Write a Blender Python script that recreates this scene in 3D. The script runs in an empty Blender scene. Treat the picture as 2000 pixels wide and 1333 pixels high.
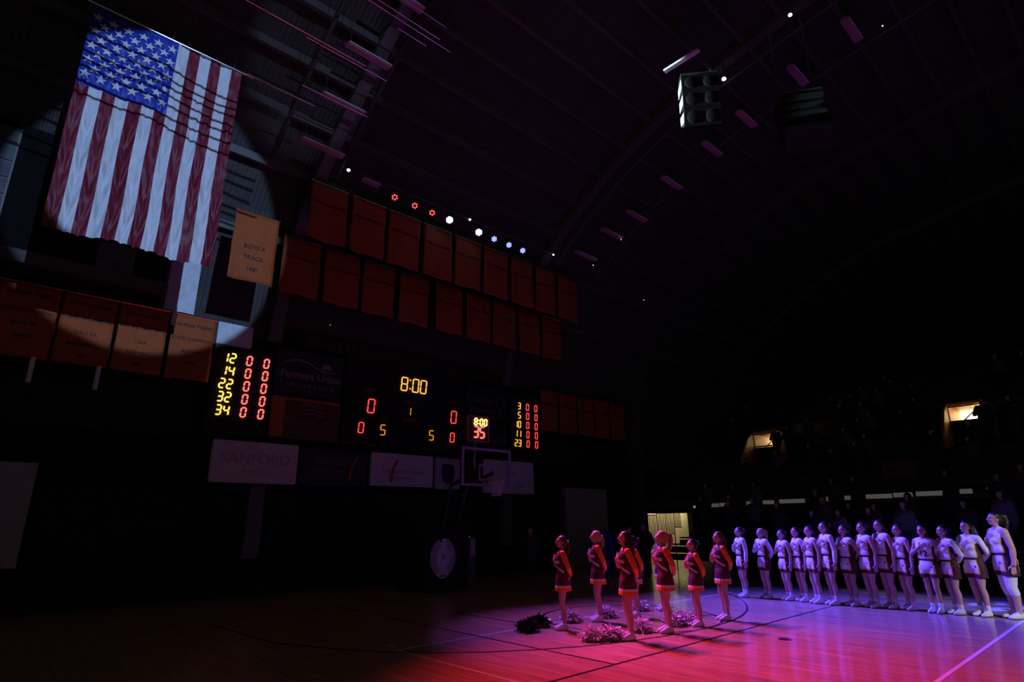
import bpy, bmesh, math, random
from mathutils import Vector, Matrix, noise
from mathutils.bvhtree import BVHTree
random.seed(7)
S = bpy.context.scene
COL = S.collection
PI = math.pi

# ------------------------------------------------------------------ camera, world, light, exposure
cam = bpy.data.cameras.new('camera'); cam.sensor_width = 36; cam.lens = 20.63; cam.clip_end = 300
camo = bpy.data.objects.new('camera', cam); COL.objects.link(camo); S.camera = camo
RX = (0.7344538, -0.6785962, -0.0092042); RY = (0.1927262, 0.2215557, -0.9559130); RZ = (0.6507182, 0.7003001, 0.2935057)
camo.matrix_world = Matrix(((RX[0], -RY[0], -RZ[0], 0), (RX[1], -RY[1], -RZ[1], 0), (RX[2], -RY[2], -RZ[2], 1.95), (0, 0, 0, 1)))
S.view_settings.view_transform = 'Standard'; S.view_settings.look = 'None'
S.view_settings.exposure = 0; S.view_settings.gamma = 1; S.view_settings.use_curve_mapping = False
w = bpy.data.worlds.new('World'); S.world = w; w.use_nodes = True
w.node_tree.nodes['Background'].inputs[0].default_value = (1.0, 0.93, 0.90, 1)
w.node_tree.nodes['Background'].inputs[1].default_value = 0.034

def spot(name, loc, aim, power, color, half_deg, blend, radius=.08):
    l = bpy.data.lights.new(name, 'SPOT'); l.energy = power; l.color = color
    l.spot_size = math.radians(2 * half_deg); l.spot_blend = blend; l.shadow_soft_size = radius
    o = bpy.data.objects.new(name, l); COL.objects.link(o); o.location = loc
    o.rotation_euler = (Vector(aim) - Vector(loc)).to_track_quat('-Z', 'Y').to_euler()
    return o
FSRC = (1.1, -20, 13.2)                         # follow spot on the far catwalk
spot('follow_spot_beam', FSRC, (2.75, 18, 9.75), 31000, (.34, .55, 1.0), 5.3, .06, .10)
spot('follow_spot_spill', FSRC, (5.2, 12.5, 14.55), 7500, (.42, .58, 1.0), 3.5, .5, .10)
# second spot: catches the loudspeakers and, lower, the end of the line-up
spot('stage_spot_beam', (4.6, 15.7, 12.9), (12.6, 6.4, 13.3), 20000, (.62, .85, 1.0), 5.6, .15, .08)
spot('side_spot_beam', (9.5, -9, 7.5), (16.35, 2.2, .95), 5200, (.85, .86, 1.0), 5.2, .6, .10)

# ------------------------------------------------------------------ helpers
def mat(name, color, rough=.6, metal=0, emit=None, es=1, var=.12, scale=6, bump=0, coat=0, spec=.5, transl=0):
    m = bpy.data.materials.new(name); m.use_nodes = True; nt = m.node_tree; b = nt.nodes['Principled BSDF']
    b.inputs['Roughness'].default_value = rough; b.inputs['Metallic'].default_value = metal
    b.inputs['Coat Weight'].default_value = coat; b.inputs['Specular IOR Level'].default_value = spec
    c = tuple(color) + (1,)
    b.inputs['Base Color'].default_value = c
    if var or bump:
        tc = nt.nodes.new('ShaderNodeTexCoord'); n = nt.nodes.new('ShaderNodeTexNoise')
        n.inputs['Scale'].default_value = scale; n.inputs['Detail'].default_value = 4
        nt.links.new(tc.outputs['Object'], n.inputs['Vector'])
        if var:
            r = nt.nodes.new('ShaderNodeValToRGB')
            r.color_ramp.elements[0].position = .3; r.color_ramp.elements[1].position = .7
            r.color_ramp.elements[0].color = tuple(x * (1 - var) for x in color) + (1,)
            r.color_ramp.elements[1].color = tuple(min(1, x * (1 + var)) for x in color) + (1,)
            nt.links.new(n.outputs['Fac'], r.inputs['Fac']); nt.links.new(r.outputs['Color'], b.inputs['Base Color'])
        if bump:
            bp = nt.nodes.new('ShaderNodeBump'); bp.inputs['Strength'].default_value = bump; bp.inputs['Distance'].default_value = .02
            nt.links.new(n.outputs['Fac'], bp.inputs['Height']); nt.links.new(bp.outputs['Normal'], b.inputs['Normal'])
    if emit:
        b.inputs['Emission Color'].default_value = tuple(emit) + (1,); b.inputs['Emission Strength'].default_value = es
    if transl:
        t = nt.nodes.new('ShaderNodeBsdfTranslucent'); t.inputs['Color'].default_value = c
        mx = nt.nodes.new('ShaderNodeMixShader'); mx.inputs[0].default_value = transl
        out = nt.nodes['Material Output']
        nt.links.new(b.outputs[0], mx.inputs[1]); nt.links.new(t.outputs[0], mx.inputs[2]); nt.links.new(mx.outputs[0], out.inputs[0])
    return m

def ob(name, src, m=None, parent=None, loc=None, smooth=False):
    if isinstance(src, bmesh.types.BMesh):
        me = bpy.data.meshes.new(name); bmesh.ops.recalc_face_normals(src, faces=src.faces[:]); src.to_mesh(me); src.free()
    else:
        me = src
    if smooth: me.polygons.foreach_set('use_smooth', [True] * len(me.polygons))
    o = bpy.data.objects.new(name, me); COL.objects.link(o)
    if m:
        if len(me.materials) == 0: me.materials.append(m)
        elif me.materials[0] != m: o.material_slots[0].link = 'OBJECT'; o.material_slots[0].material = m
    if parent: o.parent = parent
    if loc: o.location = loc
    return o
def tag(o, label, cat, group=None, kind=None):
    o['label'] = label; o['category'] = cat
    if group: o['group'] = group
    if kind: o['kind'] = kind
    return o
def thing(name, label, cat, loc=(0, 0, 0), rz=0, group=None):
    o = bpy.data.objects.new(name, None); COL.objects.link(o); o.location = loc; o.rotation_euler = (0, 0, rz)
    o.empty_display_size = .2
    return tag(o, label, cat, group)
def struct(o): o['kind'] = 'structure'; return o

def box(bm, x0, x1, y0, y1, z0, z1, bev=0):
    v = [bm.verts.new(p) for p in ((x0,y0,z0),(x1,y0,z0),(x1,y1,z0),(x0,y1,z0),(x0,y0,z1),(x1,y0,z1),(x1,y1,z1),(x0,y1,z1))]
    fs = [bm.faces.new([v[i] for i in f]) for f in ((0,3,2,1),(4,5,6,7),(0,1,5,4),(1,2,6,5),(2,3,7,6),(3,0,4,7))]
    if bev: bmesh.ops.bevel(bm, geom=list({e for f in fs for e in f.edges}), offset=bev, segments=2, affect='EDGES')
    return bm
def bx(*a, **k): return box(bmesh.new(), *a, **k)
def frame_of(d):
    d = d.normalized(); u = Vector((0, 0, 1)) if abs(d.z) < .9 else Vector((1, 0, 0))
    a = d.cross(u).normalized(); return a, d.cross(a)
def cyl(bm, p1, p2, r1, r2=None, n=10, cap=True):
    r2 = r1 if r2 is None else r2; p1 = Vector(p1); p2 = Vector(p2); a, b = frame_of(p2 - p1)
    L = [[bm.verts.new(p + r * (a * math.cos(t) + b * math.sin(t))) for t in (2 * PI * i / n for i in range(n))] for p, r in ((p1, r1), (p2, r2))]
    for i in range(n): bm.faces.new((L[0][i], L[0][(i+1) % n], L[1][(i+1) % n], L[1][i]))
    if cap: bm.faces.new(L[0][::-1]); bm.faces.new(L[1])
    return bm
def tube(bm, pts, r, n=8):
    for a, b in zip(pts, pts[1:]): cyl(bm, a, b, r, r, n)
    return bm
def capsule(bm, p1, r1, p2, r2, n=14):
    p1 = Vector(p1); p2 = Vector(p2); d = p2 - p1
    if d.length < 1e-5: d = Vector((0, 0, 1e-4))
    u = d.normalized(); a, b = frame_of(d); rings = []
    for k in range(1, 5): t = -PI/2 + k * PI / 8; rings.append((p1 + u * r1 * math.sin(t), r1 * math.cos(t)))
    for k in range(4): t = k * PI / 8; rings.append((p2 + u * r2 * math.sin(t), r2 * math.cos(t)))
    V = [[bm.verts.new(c + r * (a * math.cos(2*PI*i/n) + b * math.sin(2*PI*i/n))) for i in range(n)] for c, r in rings]
    s = bm.verts.new(p1 - u * r1); e = bm.verts.new(p2 + u * r2)
    for q, p in zip(V, V[1:]):
        for i in range(n): bm.faces.new((q[i], q[(i+1) % n], p[(i+1) % n], p[i]))
    for i in range(n): bm.faces.new((s, V[0][(i+1) % n], V[0][i])); bm.faces.new((e, V[-1][i], V[-1][(i+1) % n]))
def ell(bm, c, r, rot=None, n=16):
    res = bmesh.ops.create_uvsphere(bm, u_segments=n, v_segments=10, radius=1)
    M = Matrix.Translation(c) @ (rot or Matrix.Identity(4)) @ Matrix.Diagonal((r[0], r[1], r[2], 1))
    bmesh.ops.transform(bm, matrix=M, verts=res['verts'])
def loft(bm, rings, n=28, pleat=None):
    V = []
    for cx, cy, z, rx, ry in rings:
        V.append([bm.verts.new((cx + rx * math.cos(t) * (1 + (pleat(z, t) if pleat else 0)), cy + ry * math.sin(t) * (1 + (pleat(z, t) if pleat else 0)), z)) for t in (2*PI*i/n for i in range(n))])
    for q, p in zip(V, V[1:]):
        for i in range(n): bm.faces.new((q[i], q[(i+1) % n], p[(i+1) % n], p[i]))
    bm.faces.new(V[0][::-1]); bm.faces.new(V[-1])
def remesh(bm, voxel=.009, smooth=3, name='m'):
    me = bpy.data.meshes.new('tmp'); bmesh.ops.recalc_face_normals(bm, faces=bm.faces[:]); bm.to_mesh(me); bm.free()
    o = bpy.data.objects.new('tmp', me); COL.objects.link(o)
    r = o.modifiers.new('r', 'REMESH'); r.mode = 'VOXEL'; r.voxel_size = voxel; r.adaptivity = 0
    if smooth:
        s = o.modifiers.new('s', 'SMOOTH'); s.factor = .5; s.iterations = smooth
    dg = bpy.context.evaluated_depsgraph_get()
    out = bpy.data.meshes.new_from_object(o.evaluated_get(dg)); out.name = name
    bpy.data.objects.remove(o); bpy.data.meshes.remove(me); out.materials.clear()
    out.polygons.foreach_set('use_smooth', [True] * len(out.polygons))
    return out
def split(me, fn):
    groups = {}
    for p in me.polygons:
        k = fn(p.center, p.normal)
        if k: groups.setdefault(k, []).append(list(p.vertices))
    out = {}
    for k, fs in groups.items():
        idx = {}; vs = []
        F = []
        for f in fs:
            g = []
            for i in f:
                if i not in idx: idx[i] = len(vs); vs.append(me.vertices[i].co[:])
                g.append(idx[i])
            F.append(g)
        m = bpy.data.meshes.new(k); m.from_pydata(vs, [], F); m.polygons.foreach_set('use_smooth', [True] * len(F)); out[k] = m
    return out
def lr(D):
    out = []
    for k, me in D.items():
        ys = [v.co.y for v in me.vertices]; P = split(me, lambda c, n: 'a' if c.y > 0 else 'b')
        out += [(k, m) for m in P.values()]
    return out
def text_mesh(s, size, align='CENTER', depth=.004, bold=0, sx=1.0):
    c = bpy.data.curves.new('txt', 'FONT'); c.body = s; c.size = size; c.align_x = align; c.align_y = 'CENTER'; c.extrude = depth; c.offset = bold
    c.resolution_u = 3
    o = bpy.data.objects.new('txt', c); COL.objects.link(o); dg = bpy.context.evaluated_depsgraph_get()
    me = bpy.data.meshes.new_from_object(o.evaluated_get(dg)); bpy.data.objects.remove(o); me.materials.clear()
    me.transform(Matrix.Rotation(PI/2, 4, 'X') @ Matrix.Diagonal((sx, 1, 1, 1)))   # stands upright, reads from -Y
    return me
def sign_text(s, x, y, z, size, m, parent, name='lettering', align='CENTER', bold=0, sx=1.0, rot=0):
    o = ob(name, text_mesh(s, size, align, bold=bold, sx=sx), m, parent, (x, y, z))
    if rot: o.rotation_euler = (0, rot, 0)
    return o

# ------------------------------------------------------------------ materials
M = dict(
 deck=mat('roof_deck', (.075, .072, .070), .8, var=.15, scale=2), steel=mat('painted_steel', (.11, .105, .10), .5, var=.1),
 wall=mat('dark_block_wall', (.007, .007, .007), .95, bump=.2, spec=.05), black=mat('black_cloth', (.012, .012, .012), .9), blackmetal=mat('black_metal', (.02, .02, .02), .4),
 grey=mat('grey_panel', (.36, .36, .35), .7), concrete=mat('concrete', (.10, .10, .10), .9, scale=3), bench=mat('bench_plank', (.06, .055, .05), .6),
 orange=mat('orange_banner_cloth', (.36, .075, .012), .8, var=.1, scale=3), lettering=mat('black_lettering', (.03, .02, .03), .8),
 white=mat('white_paint', (.75, .75, .75), .6), offwhite=mat('sign_board_white', (.62, .56, .60), .5, var=.05),
 red_line=mat('maroon_paint', (.25, .01, .02), .5), lineblack=mat('black_court_paint', (.015, .012, .012), .3, coat=.2), linewhite=mat('white_court_paint', (.78, .78, .80), .3, coat=.2),
 chrome=mat('bright_pipe', (.9, .92, .95), .16, 1.0, var=.05), fixture=mat('fixture_enamel', (.62, .30, .42), .4, var=.05), fixture_lit_edge=mat('fixture_edge_highlight', (.9, .9, .9), .3),
 led_y=mat('amber_led', (.1, .06, 0), emit=(1.0, .48, .06), es=1.25, var=0), led_yb=mat('bright_amber_led', (.1, .06, 0), emit=(1.0, .62, .08), es=1.6, var=0),
 led_r=mat('red_led', (.1, 0, 0), emit=(1.0, .06, .06), es=1.2, var=0), led_rb=mat('bright_red_led', (.1, 0, 0), emit=(1.0, .12, .10), es=2.2, var=0),
 led_o=mat('dim_amber_led', (.1, .06, 0), emit=(1.0, .34, .02), es=.75, var=0), led_hot=mat('hot_amber_led', (.1, .06, 0), emit=(1.0, .72, .16), es=2.4, var=0),
 lens_red=mat('red_lens', (.3, 0, 0), emit=(1, .06, .05), es=6, var=0), lens_blue=mat('blue_lens', (0, 0, .3), emit=(.22, .26, 1), es=3.0, var=0),
 lens_white=mat('blue_white_lens', (.2, .2, .3), emit=(.55, .62, 1), es=9, var=0), lamp=mat('emergency_lens', (.8, .8, .8), emit=(.9, 1, .95), es=3.0, var=0),
 slot=mat('concourse_gap_glow', (.8, .8, .7), emit=(1, .93, .72), es=.32, var=0), slotdim=mat('dim_concourse_gap_glow', (.5, .5, .45), emit=(1, .9, .75), es=.06, var=0),
 warm=mat('warm_wall', (.72, .62, .38), .8), orange_lit=mat('orange_lit_wall', (.55, .30, .07), .5, scale=3),  # orange tan of the stairway parts has the warm spill light painted in
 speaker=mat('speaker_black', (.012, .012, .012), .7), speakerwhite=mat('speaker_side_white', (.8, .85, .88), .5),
 flag_red=mat('flag_red', (.19, .010, .030), .55, var=.06, scale=20, transl=.15), flag_white=mat('flag_white', (.72, .73, .76), .5, var=.04, scale=20, transl=.15), flag_blue=mat('flag_blue', (.010, .028, .34), .5, var=.06, scale=20),
 glass=None, skin=mat('skin', (.55, .33, .27), .5, var=.06, scale=12), skin2=mat('tanned_skin', (.45, .26, .18), .5, var=.06, scale=12), maroon=mat('maroon_knit', (.06, .005, .010), .7, var=.08), uorange=mat('orange_knit', (.82, .20, .02), .6, var=.08),
 uwhite=mat('white_knit', (.80, .80, .80), .6, var=.04), gold=mat('gold_trim', (.80, .42, .03), .5), shoe=mat('white_sneaker', (.80, .79, .80), .5, var=.05), brown=mat('brown_hair', (.045, .022, .012), .45, scale=40, bump=.4),
 blonde=mat('blonde_hair', (.42, .27, .12), .45, scale=40, bump=.4), blackhair=mat('dark_hair', (.014, .010, .008), .4, scale=40, bump=.4), eye=mat('dark_eye', (.02, .015, .01), .2, var=0), lips=mat('lips', (.42, .12, .12), .5, var=0),
 pomwhite=mat('pom_white_strips', (.80, .72, .74), .35, var=.05), pommaroon=mat('pom_maroon_strips', (.20, .02, .03), .3, var=.05), pomblack=mat('pom_black_strips', (.02, .012, .014), .25, var=.05),
 net=mat('net_cord', (.75, .72, .78), .8, var=0, transl=.3), rim=mat('rim_orange', (.7, .12, .03), .4), bbline=mat('backboard_white', (.56, .48, .80), .5, var=0, transl=.6), rimred=mat('shot_clock_rim', (.45, .06, .10), .5),
 navy=mat('navy_sign', (.02, .022, .04), .6), adred=mat('ad_dark_red', (.09, .02, .012), .5), adorange=mat('ad_amber_print', (.40, .10, .01), .5), adpink=mat('ad_pink_print', (.36, .22, .28), .5), adgrey=mat('ad_grey_print', (.16, .15, .18), .5), signgrey=mat('faded_sign_print', (.42, .37, .40), .6),
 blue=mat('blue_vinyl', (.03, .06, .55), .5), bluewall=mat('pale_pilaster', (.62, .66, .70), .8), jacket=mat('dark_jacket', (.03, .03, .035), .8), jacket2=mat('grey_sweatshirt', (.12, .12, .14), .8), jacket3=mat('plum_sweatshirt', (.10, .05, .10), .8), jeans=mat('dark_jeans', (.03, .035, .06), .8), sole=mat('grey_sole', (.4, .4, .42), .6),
 teal=mat('teal_shoe_trim', (.02, .35, .28), .5), pane=mat('dusty_window_pane', (.075, .08, .09), .5, var=.3, scale=3, spec=.2), ledge=mat('plaster_ledge', (.06, .056, .056), .8), indicator=mat('green_indicator', (0, .2, 0), emit=(.3, 1, .1), es=.8, var=0))
g = bpy.data.materials.new('backboard_glass'); g.use_nodes = True; M['glass'] = g
gb = g.node_tree.nodes['Principled BSDF']; gb.inputs['Transmission Weight'].default_value = 1; gb.inputs['Roughness'].default_value = .02; gb.inputs['IOR'].default_value = 1.05; gb.inputs['Base Color'].default_value = (.92, .94, .96, 1)

# hardwood floor material: maple strips running along the court
fm = bpy.data.materials.new('maple_floor'); fm.use_nodes = True; nt = fm.node_tree; b = nt.nodes['Principled BSDF']
tc = nt.nodes.new('ShaderNodeTexCoord'); mp = nt.nodes.new('ShaderNodeMapping'); mp.inputs['Rotation'].default_value = (0, 0, PI/2)
br = nt.nodes.new('ShaderNodeTexBrick'); br.inputs['Scale'].default_value = 1; br.inputs['Brick Width'].default_value = 1.4; br.inputs['Row Height'].default_value = .07
br.inputs['Mortar Size'].default_value = .0018; br.inputs['Color1'].default_value = (.56, .35, .17, 1); br.inputs['Color2'].default_value = (.40, .24, .11, 1); br.inputs['Mortar'].default_value = (.15, .08, .04, 1)
br.inputs['Bias'].default_value = -.25
nz = nt.nodes.new('ShaderNodeTexNoise'); nz.inputs['Scale'].default_value = 1.0; mp2 = nt.nodes.new('ShaderNodeMapping'); mp2.inputs['Scale'].default_value = (15, .9, 1)
mix = nt.nodes.new('ShaderNodeMix'); mix.data_type = 'RGBA'; mix.blend_type = 'MULTIPLY'; mix.inputs[0].default_value = .8
rp = nt.nodes.new('ShaderNodeValToRGB'); rp.color_ramp.elements[0].position = .3; rp.color_ramp.elements[0].color = (.42, .40, .40, 1); rp.color_ramp.elements[1].position = .65; rp.color_ramp.elements[1].color = (1, 1, 1, 1)
for a, c in ((tc.outputs['Object'], mp.inputs[0]), (mp.outputs[0], br.inputs['Vector']), (tc.outputs['Object'], mp2.inputs[0]), (mp2.outputs[0], nz.inputs['Vector']), (nz.outputs['Fac'], rp.inputs['Fac']), (br.outputs['Color'], mix.inputs[6]), (rp.outputs['Color'], mix.inputs[7]), (mix.outputs[2], b.inputs['Base Color'])): nt.links.new(a, c)
b.inputs['Roughness'].default_value = .42; b.inputs['Coat Weight'].default_value = .55; b.inputs['Coat Roughness'].default_value = .11
n2 = nt.nodes.new('ShaderNodeTexNoise'); n2.inputs['Scale'].default_value = 5; bp = nt.nodes.new('ShaderNodeBump'); bp.inputs['Strength'].default_value = .06; bp.inputs['Distance'].default_value = .02
nt.links.new(mp2.outputs[0], n2.inputs['Vector']); nt.links.new(n2.outputs['Fac'], bp.inputs['Height']); nt.links.new(bp.outputs['Normal'], b.inputs['Coat Normal'])

# ------------------------------------------------------------------ the hall: floor, walls, vault
floor = struct(ob('floor', bx(-14, 46, -16, 20.5, -.3, 0), fm))
def line(name, pts, wd=.05, m='lineblack', z=.003):
    bm = bmesh.new(); L = []
    for i, p in enumerate(pts):
        p = Vector(p); d = (Vector(pts[min(i+1, len(pts)-1)]) - Vector(pts[max(i-1, 0)])).normalized(); nrm = Vector((-d.y, d.x))
        L.append([bm.verts.new((*(p + nrm * s), zz)) for zz in (0.0005, z) for s in (wd/2, -wd/2)])
    for a, c in zip(L, L[1:]):
        for q in ((0, 1, 1, 0), ):
            bm.faces.new((a[2], a[3], c[3], c[2])); bm.faces.new((a[0], a[2], c[2], c[0])); bm.faces.new((a[3], a[1], c[1], c[3]))
    return ob(name, bm, M[m], floor)
def arc(cx, cy, r, a0, a1, n=48): return [(cx + r * math.cos(a0 + (a1-a0)*i/n), cy + r * math.sin(a0 + (a1-a0)*i/n)) for i in range(n+1)]
line('court_line', [(5.70, 8.88), (16.5, 8.84)], .05, 'linewhite')
line('court_line', [(5.70, 8.98), (5.70, 5.9), (5.62, .5)], .05, 'linewhite')
line('court_line', [(5.80, 9.32), (5.82, 9.12)], .05, 'linewhite')
line('court_line', [(8.6, 2.45), (18.5, 2.45)], .06, 'linewhite')
line('court_line', [(8.80, 14.2), (8.80, 8.25)], .05)
line('court_line', [(12.75, 14.2), (12.75, 8.25)], .05)
line('court_line', [(7.37, 14.2), (7.33, 5.84)], .05)
line('court_line', [(5.0, 5.82), (16.6, 5.84)], .05)
line('court_line', [(3.4, 14.25), (18.6, 14.25)], .06)
line('three_point_line', [(4.35, 13.9), (4.5, 11.0)] + [(5.0, 9.7), (5.44, 8.90), (6.0, 8.26), (6.6, 7.74), (7.29, 7.29), (8.0, 6.95), (8.75, 6.70), (9.6, 6.52), (10.4, 6.43), (11.2, 6.41), (12.0, 6.48), (12.7, 6.64), (13.4, 6.88), (14.15, 7.25), (14.87, 7.68), (15.6, 8.25), (16.2, 8.9)], .055, z=.004)
line('free_throw_circle', arc(10.92, 8.22, 1.83, 0, 2*PI, 64), .055, z=.0035)
line('court_line', [(18.55, 14.2), (18.55, -8)], .05, 'lineblack')
bm = bmesh.new(); cyl(bm, (10.79, 4.92, .0005), (10.79, 4.92, .006), .11, .11, 20); ob('floor_plate', bm, M['lineblack'], floor)
for k, (x, y, s) in enumerate(((17.3, 3.1, .36), (18.0, 2.75, .42), (17.55, 2.35, .3), (17.9, 3.6, .3), (18.5, 3.2, .34))):   # white sideline lettering behind the line-up, in a jagged block face
    bm = bmesh.new(); vs = [bm.verts.new((x + s * px, y + s * py, .003)) for px, py in ((-1, -.2), (-.3, -.6), (.3, -.1), (1, -.5), (1, .1), (.3, .6), (-.3, .1), (-1, .5))]
    bm.faces.new(vs); ob('sideline_marking', bm, M['linewhite'], floor)

PROF = [(18.78, 3.0), (18.70, 3.72), (18.38, 7.24), (17.85, 9.35), (17.10, 11.02), (16.3, 12.05), (15.30, 12.93), (14.4, 13.66), (13.34, 14.36), (12.0, 15.15), (10.43, 15.87), (9.2, 16.33), (7.88, 16.71), (5.8, 17.1), (3.65, 17.48), (0.2, 18.0), (-4, 18.3), (-9, 18.0), (-15, 16.6)]
def vault(y):
    for (a, za), (c, zc) in zip(PROF, PROF[1:]):
        if c <= y <= a: return za + (zc - za) * (a - y) / (a - c)
    return PROF[0][1] if y > PROF[0][0] else PROF[-1][1]
bm = bmesh.new()                                # the deck, ribbed along the vault
xs = [-12 + .5 * i for i in range(125)]
A = [[bm.verts.new((x, y + .25, z + .32 + (.03 if i % 2 else 0))) for i, x in enumerate(xs)] for y, z in PROF]
for p, q in zip(A, A[1:]):
    for i in range(len(xs)-1): bm.faces.new((p[i], p[i+1], q[i+1], q[i]))
ceiling = struct(ob('ceiling', bm, M['deck']))
s_ = ceiling.modifiers.new('thick', 'SOLIDIFY'); s_.thickness = .12; s_.offset = 1
# ribbing bump for the deck: fine corrugation along Y
dn = M['deck'].node_tree; wv = dn.nodes.new('ShaderNodeTexWave'); wv.inputs['Scale'].default_value = 2.2; wv.bands_direction = 'X'; t2 = dn.nodes.new('ShaderNodeTexCoord'); b2 = dn.nodes.new('ShaderNodeBump'); b2.inputs['Strength'].default_value = .8; b2.inputs['Distance'].default_value = .08
dn.links.new(t2.outputs['Object'], wv.inputs['Vector']); dn.links.new(wv.outputs['Fac'], b2.inputs['Height']); dn.links.new(b2.outputs['Normal'], dn.nodes['Principled BSDF'].inputs['Normal'])
def rib(x, wd, dep, m, name='roof_rib'):
    bm = bmesh.new(); L = []
    for i, (y, z) in enumerate(PROF):
        a = Vector(PROF[max(i-1, 0)]); c = Vector(PROF[min(i+1, len(PROF)-1)]); d = (c - a).normalized(); nn = Vector((d.y, -d.x))
        if nn.y > 0: nn = -nn
        p = Vector((y, z)); L.append([bm.verts.new((x + sx * wd/2, q.x, q.y)) for q in (p, p - nn * dep) for sx in (-1, 1)])
    for a, c in zip(L, L[1:]):
        for i, j in ((0, 1), (1, 3), (3, 2), (2, 0)): bm.faces.new((a[i], a[j], c[j], c[i]))
    bm.faces.new((L[0][0], L[0][1], L[0][3], L[0][2])); bm.faces.new((L[-1][0], L[-1][1], L[-1][3], L[-1][2]))
    return ob(name, bm, M[m], ceiling)
for x in (-3.4, 6.65, 16.65, 26.15, 36.1): rib(x, .38, .32, 'steel')
i = 0; y = 17.4
while y > -8:
    z = vault(y); ob('purlin', bx(-12, 42, -.07, .07, -.1, .16), M['steel'], ceiling, (0, y + .12, z + .2)); y -= 1.25

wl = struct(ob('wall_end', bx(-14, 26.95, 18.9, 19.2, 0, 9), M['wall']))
ob('wall_section', bx(26.95, 31.6, 18.9, 19.2, 2.70, 9), M['wall'], wl); ob('wall_section', bx(31.6, 44, 18.9, 19.2, 0, 9), M['wall'], wl)
# lit passage in the end wall, behind the stand
ob('passage_wall', bx(26.75, 36.2, 20.3, 20.5, 0, 2.9), M['warm'], wl); ob('passage_wall', bx(36, 36.2, 19.2, 20.3, 0, 2.9), M['warm'], wl); ob('passage_ceiling', bx(26.75, 36.2, 19.2, 20.5, 2.8, 2.9), M['warm'], wl)
ob('passage_wall', bx(26.75, 26.95, 19.2, 20.5, 0, 2.9), M['warm'], wl)
pl = bpy.data.lights.new('passage_lamp', 'AREA'); pl.energy = 60; pl.color = (1, .92, .62); pl.size = 5.5; pl.size_y = .5; pl.shape = 'RECTANGLE'
po = bpy.data.objects.new('passage_lamp', pl); COL.objects.link(po); po.location = (30.6, 19.7, 2.78)
wr = struct(ob('wall_right', bx(40.6, 40.9, -16, 19, 0, 19), M['wall']))
wm = struct(ob('wall_mezzanine', bx(-12, 3.05, 16.72, 16.9, 7.72, 11.2), M['wall']))
ob('ledge', bx(-12, 3.1, 16.5, 16.72, 7.68, 7.98), M['ledge'], wm)
win = struct(ob('window_1', bx(-2.0, -.42, 16.66, 16.74, 8.35, 11.0), M['steel']))
for k in range(6): ob('pane', bx(-1.96, -.46, 16.62, 16.66, 8.40 + k*.43, 8.78 + k*.43), M['pane'], win)
win = struct(ob('window_2', bx(1.50, 2.28, 16.66, 16.74, 7.98, 8.74), M['steel']))
for k in range(3): ob('pane', bx(1.53, 2.25, 16.62, 16.66, 8.0 + k*.25, 8.22 + k*.25), M['pane'], win)
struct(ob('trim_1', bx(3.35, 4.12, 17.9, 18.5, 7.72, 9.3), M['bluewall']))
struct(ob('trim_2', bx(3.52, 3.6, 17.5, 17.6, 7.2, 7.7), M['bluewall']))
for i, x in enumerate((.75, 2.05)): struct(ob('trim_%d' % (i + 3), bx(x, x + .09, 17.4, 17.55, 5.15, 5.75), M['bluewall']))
for i, x in enumerate((6.65, 16.65, 26.15)): struct(ob('trim_%d' % (i + 5), bx(x - .22, x + .22, 18.3, 18.9, 0, 8.4), M['steel']))
struct(ob('door_1', bx(-1.6, 1.42, 18.62, 18.9, 0, 3.42), M['grey'])); struct(ob('door_2', bx(20.55, 23.5, 18.62, 18.9, 0, 3.38), M['grey']))
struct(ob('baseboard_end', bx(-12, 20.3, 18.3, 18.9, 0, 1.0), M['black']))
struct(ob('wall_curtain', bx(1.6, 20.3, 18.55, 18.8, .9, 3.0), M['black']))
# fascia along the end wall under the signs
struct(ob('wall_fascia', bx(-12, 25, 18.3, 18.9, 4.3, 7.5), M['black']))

# ------------------------------------------------------------------ the flag
FX0, FX1, FZ0, FZ1, FY = .23, 3.40, 7.60, 13.02, 13.8
FW, FH = FX1 - FX0, FZ1 - FZ0
flag = thing('flag', 'huge striped flag with white stars on blue, hung upright from a pipe in the spotlight', 'flag', (0, 0, 0))
def cloth(u, v):                                # u 0..1 across, v 0..1 downwards
    px = u * 13; st = px - math.floor(px)
    sag = .10 * math.sin(v * 34 + 6 * abs(st - .5)) * math.sin(PI * min(1, max(0, st))) * (.35 + .65 * v) * (.5 + noise.noise((math.floor(px) * 3.1, v * 4, 0)))
    y = .06 * math.sin(u * 9 + .7) * (.3 + v) + .07 * noise.noise((u * 5, v * 2.2, 1.3)) + sag + .05 * math.sin(u * 23 + v * 3) * v * .6
    y += .035 * noise.noise((u * 30, v * 22, 4.0))
    dx = .05 * noise.noise((v * 3, u * 2, 8)) * v - .05 * v * (u - .5)
    return Vector((FX0 + u * FW + dx, FY + y, FZ1 - v * FH - .05 * v * math.sin(u * 13 * PI) ** 2 * .4))
def patch(u0, u1, v0, v1, nu, nv, off=0):
    bm = bmesh.new(); G = [[bm.verts.new(cloth(u0 + (u1-u0)*i/nu, v0 + (v1-v0)*j/nv) + Vector((0, off, 0))) for i in range(nu+1)] for j in range(nv+1)]
    for j in range(nv):
        for i in range(nu): bm.faces.new((G[j][i], G[j][i+1], G[j+1][i+1], G[j+1][i]))
    return bm
CV = .375
for k in range(13):
    ob('stripe', patch(k/13, (k+1)/13, CV if k < 7 else 0, 1, 8, 90), M['flag_red' if k % 2 == 0 else 'flag_white'], flag, smooth=True)
canton = ob('canton', patch(0, 7/13, 0, CV, 44, 36), M['flag_blue'], flag, smooth=True)
cu = 7/13
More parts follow.
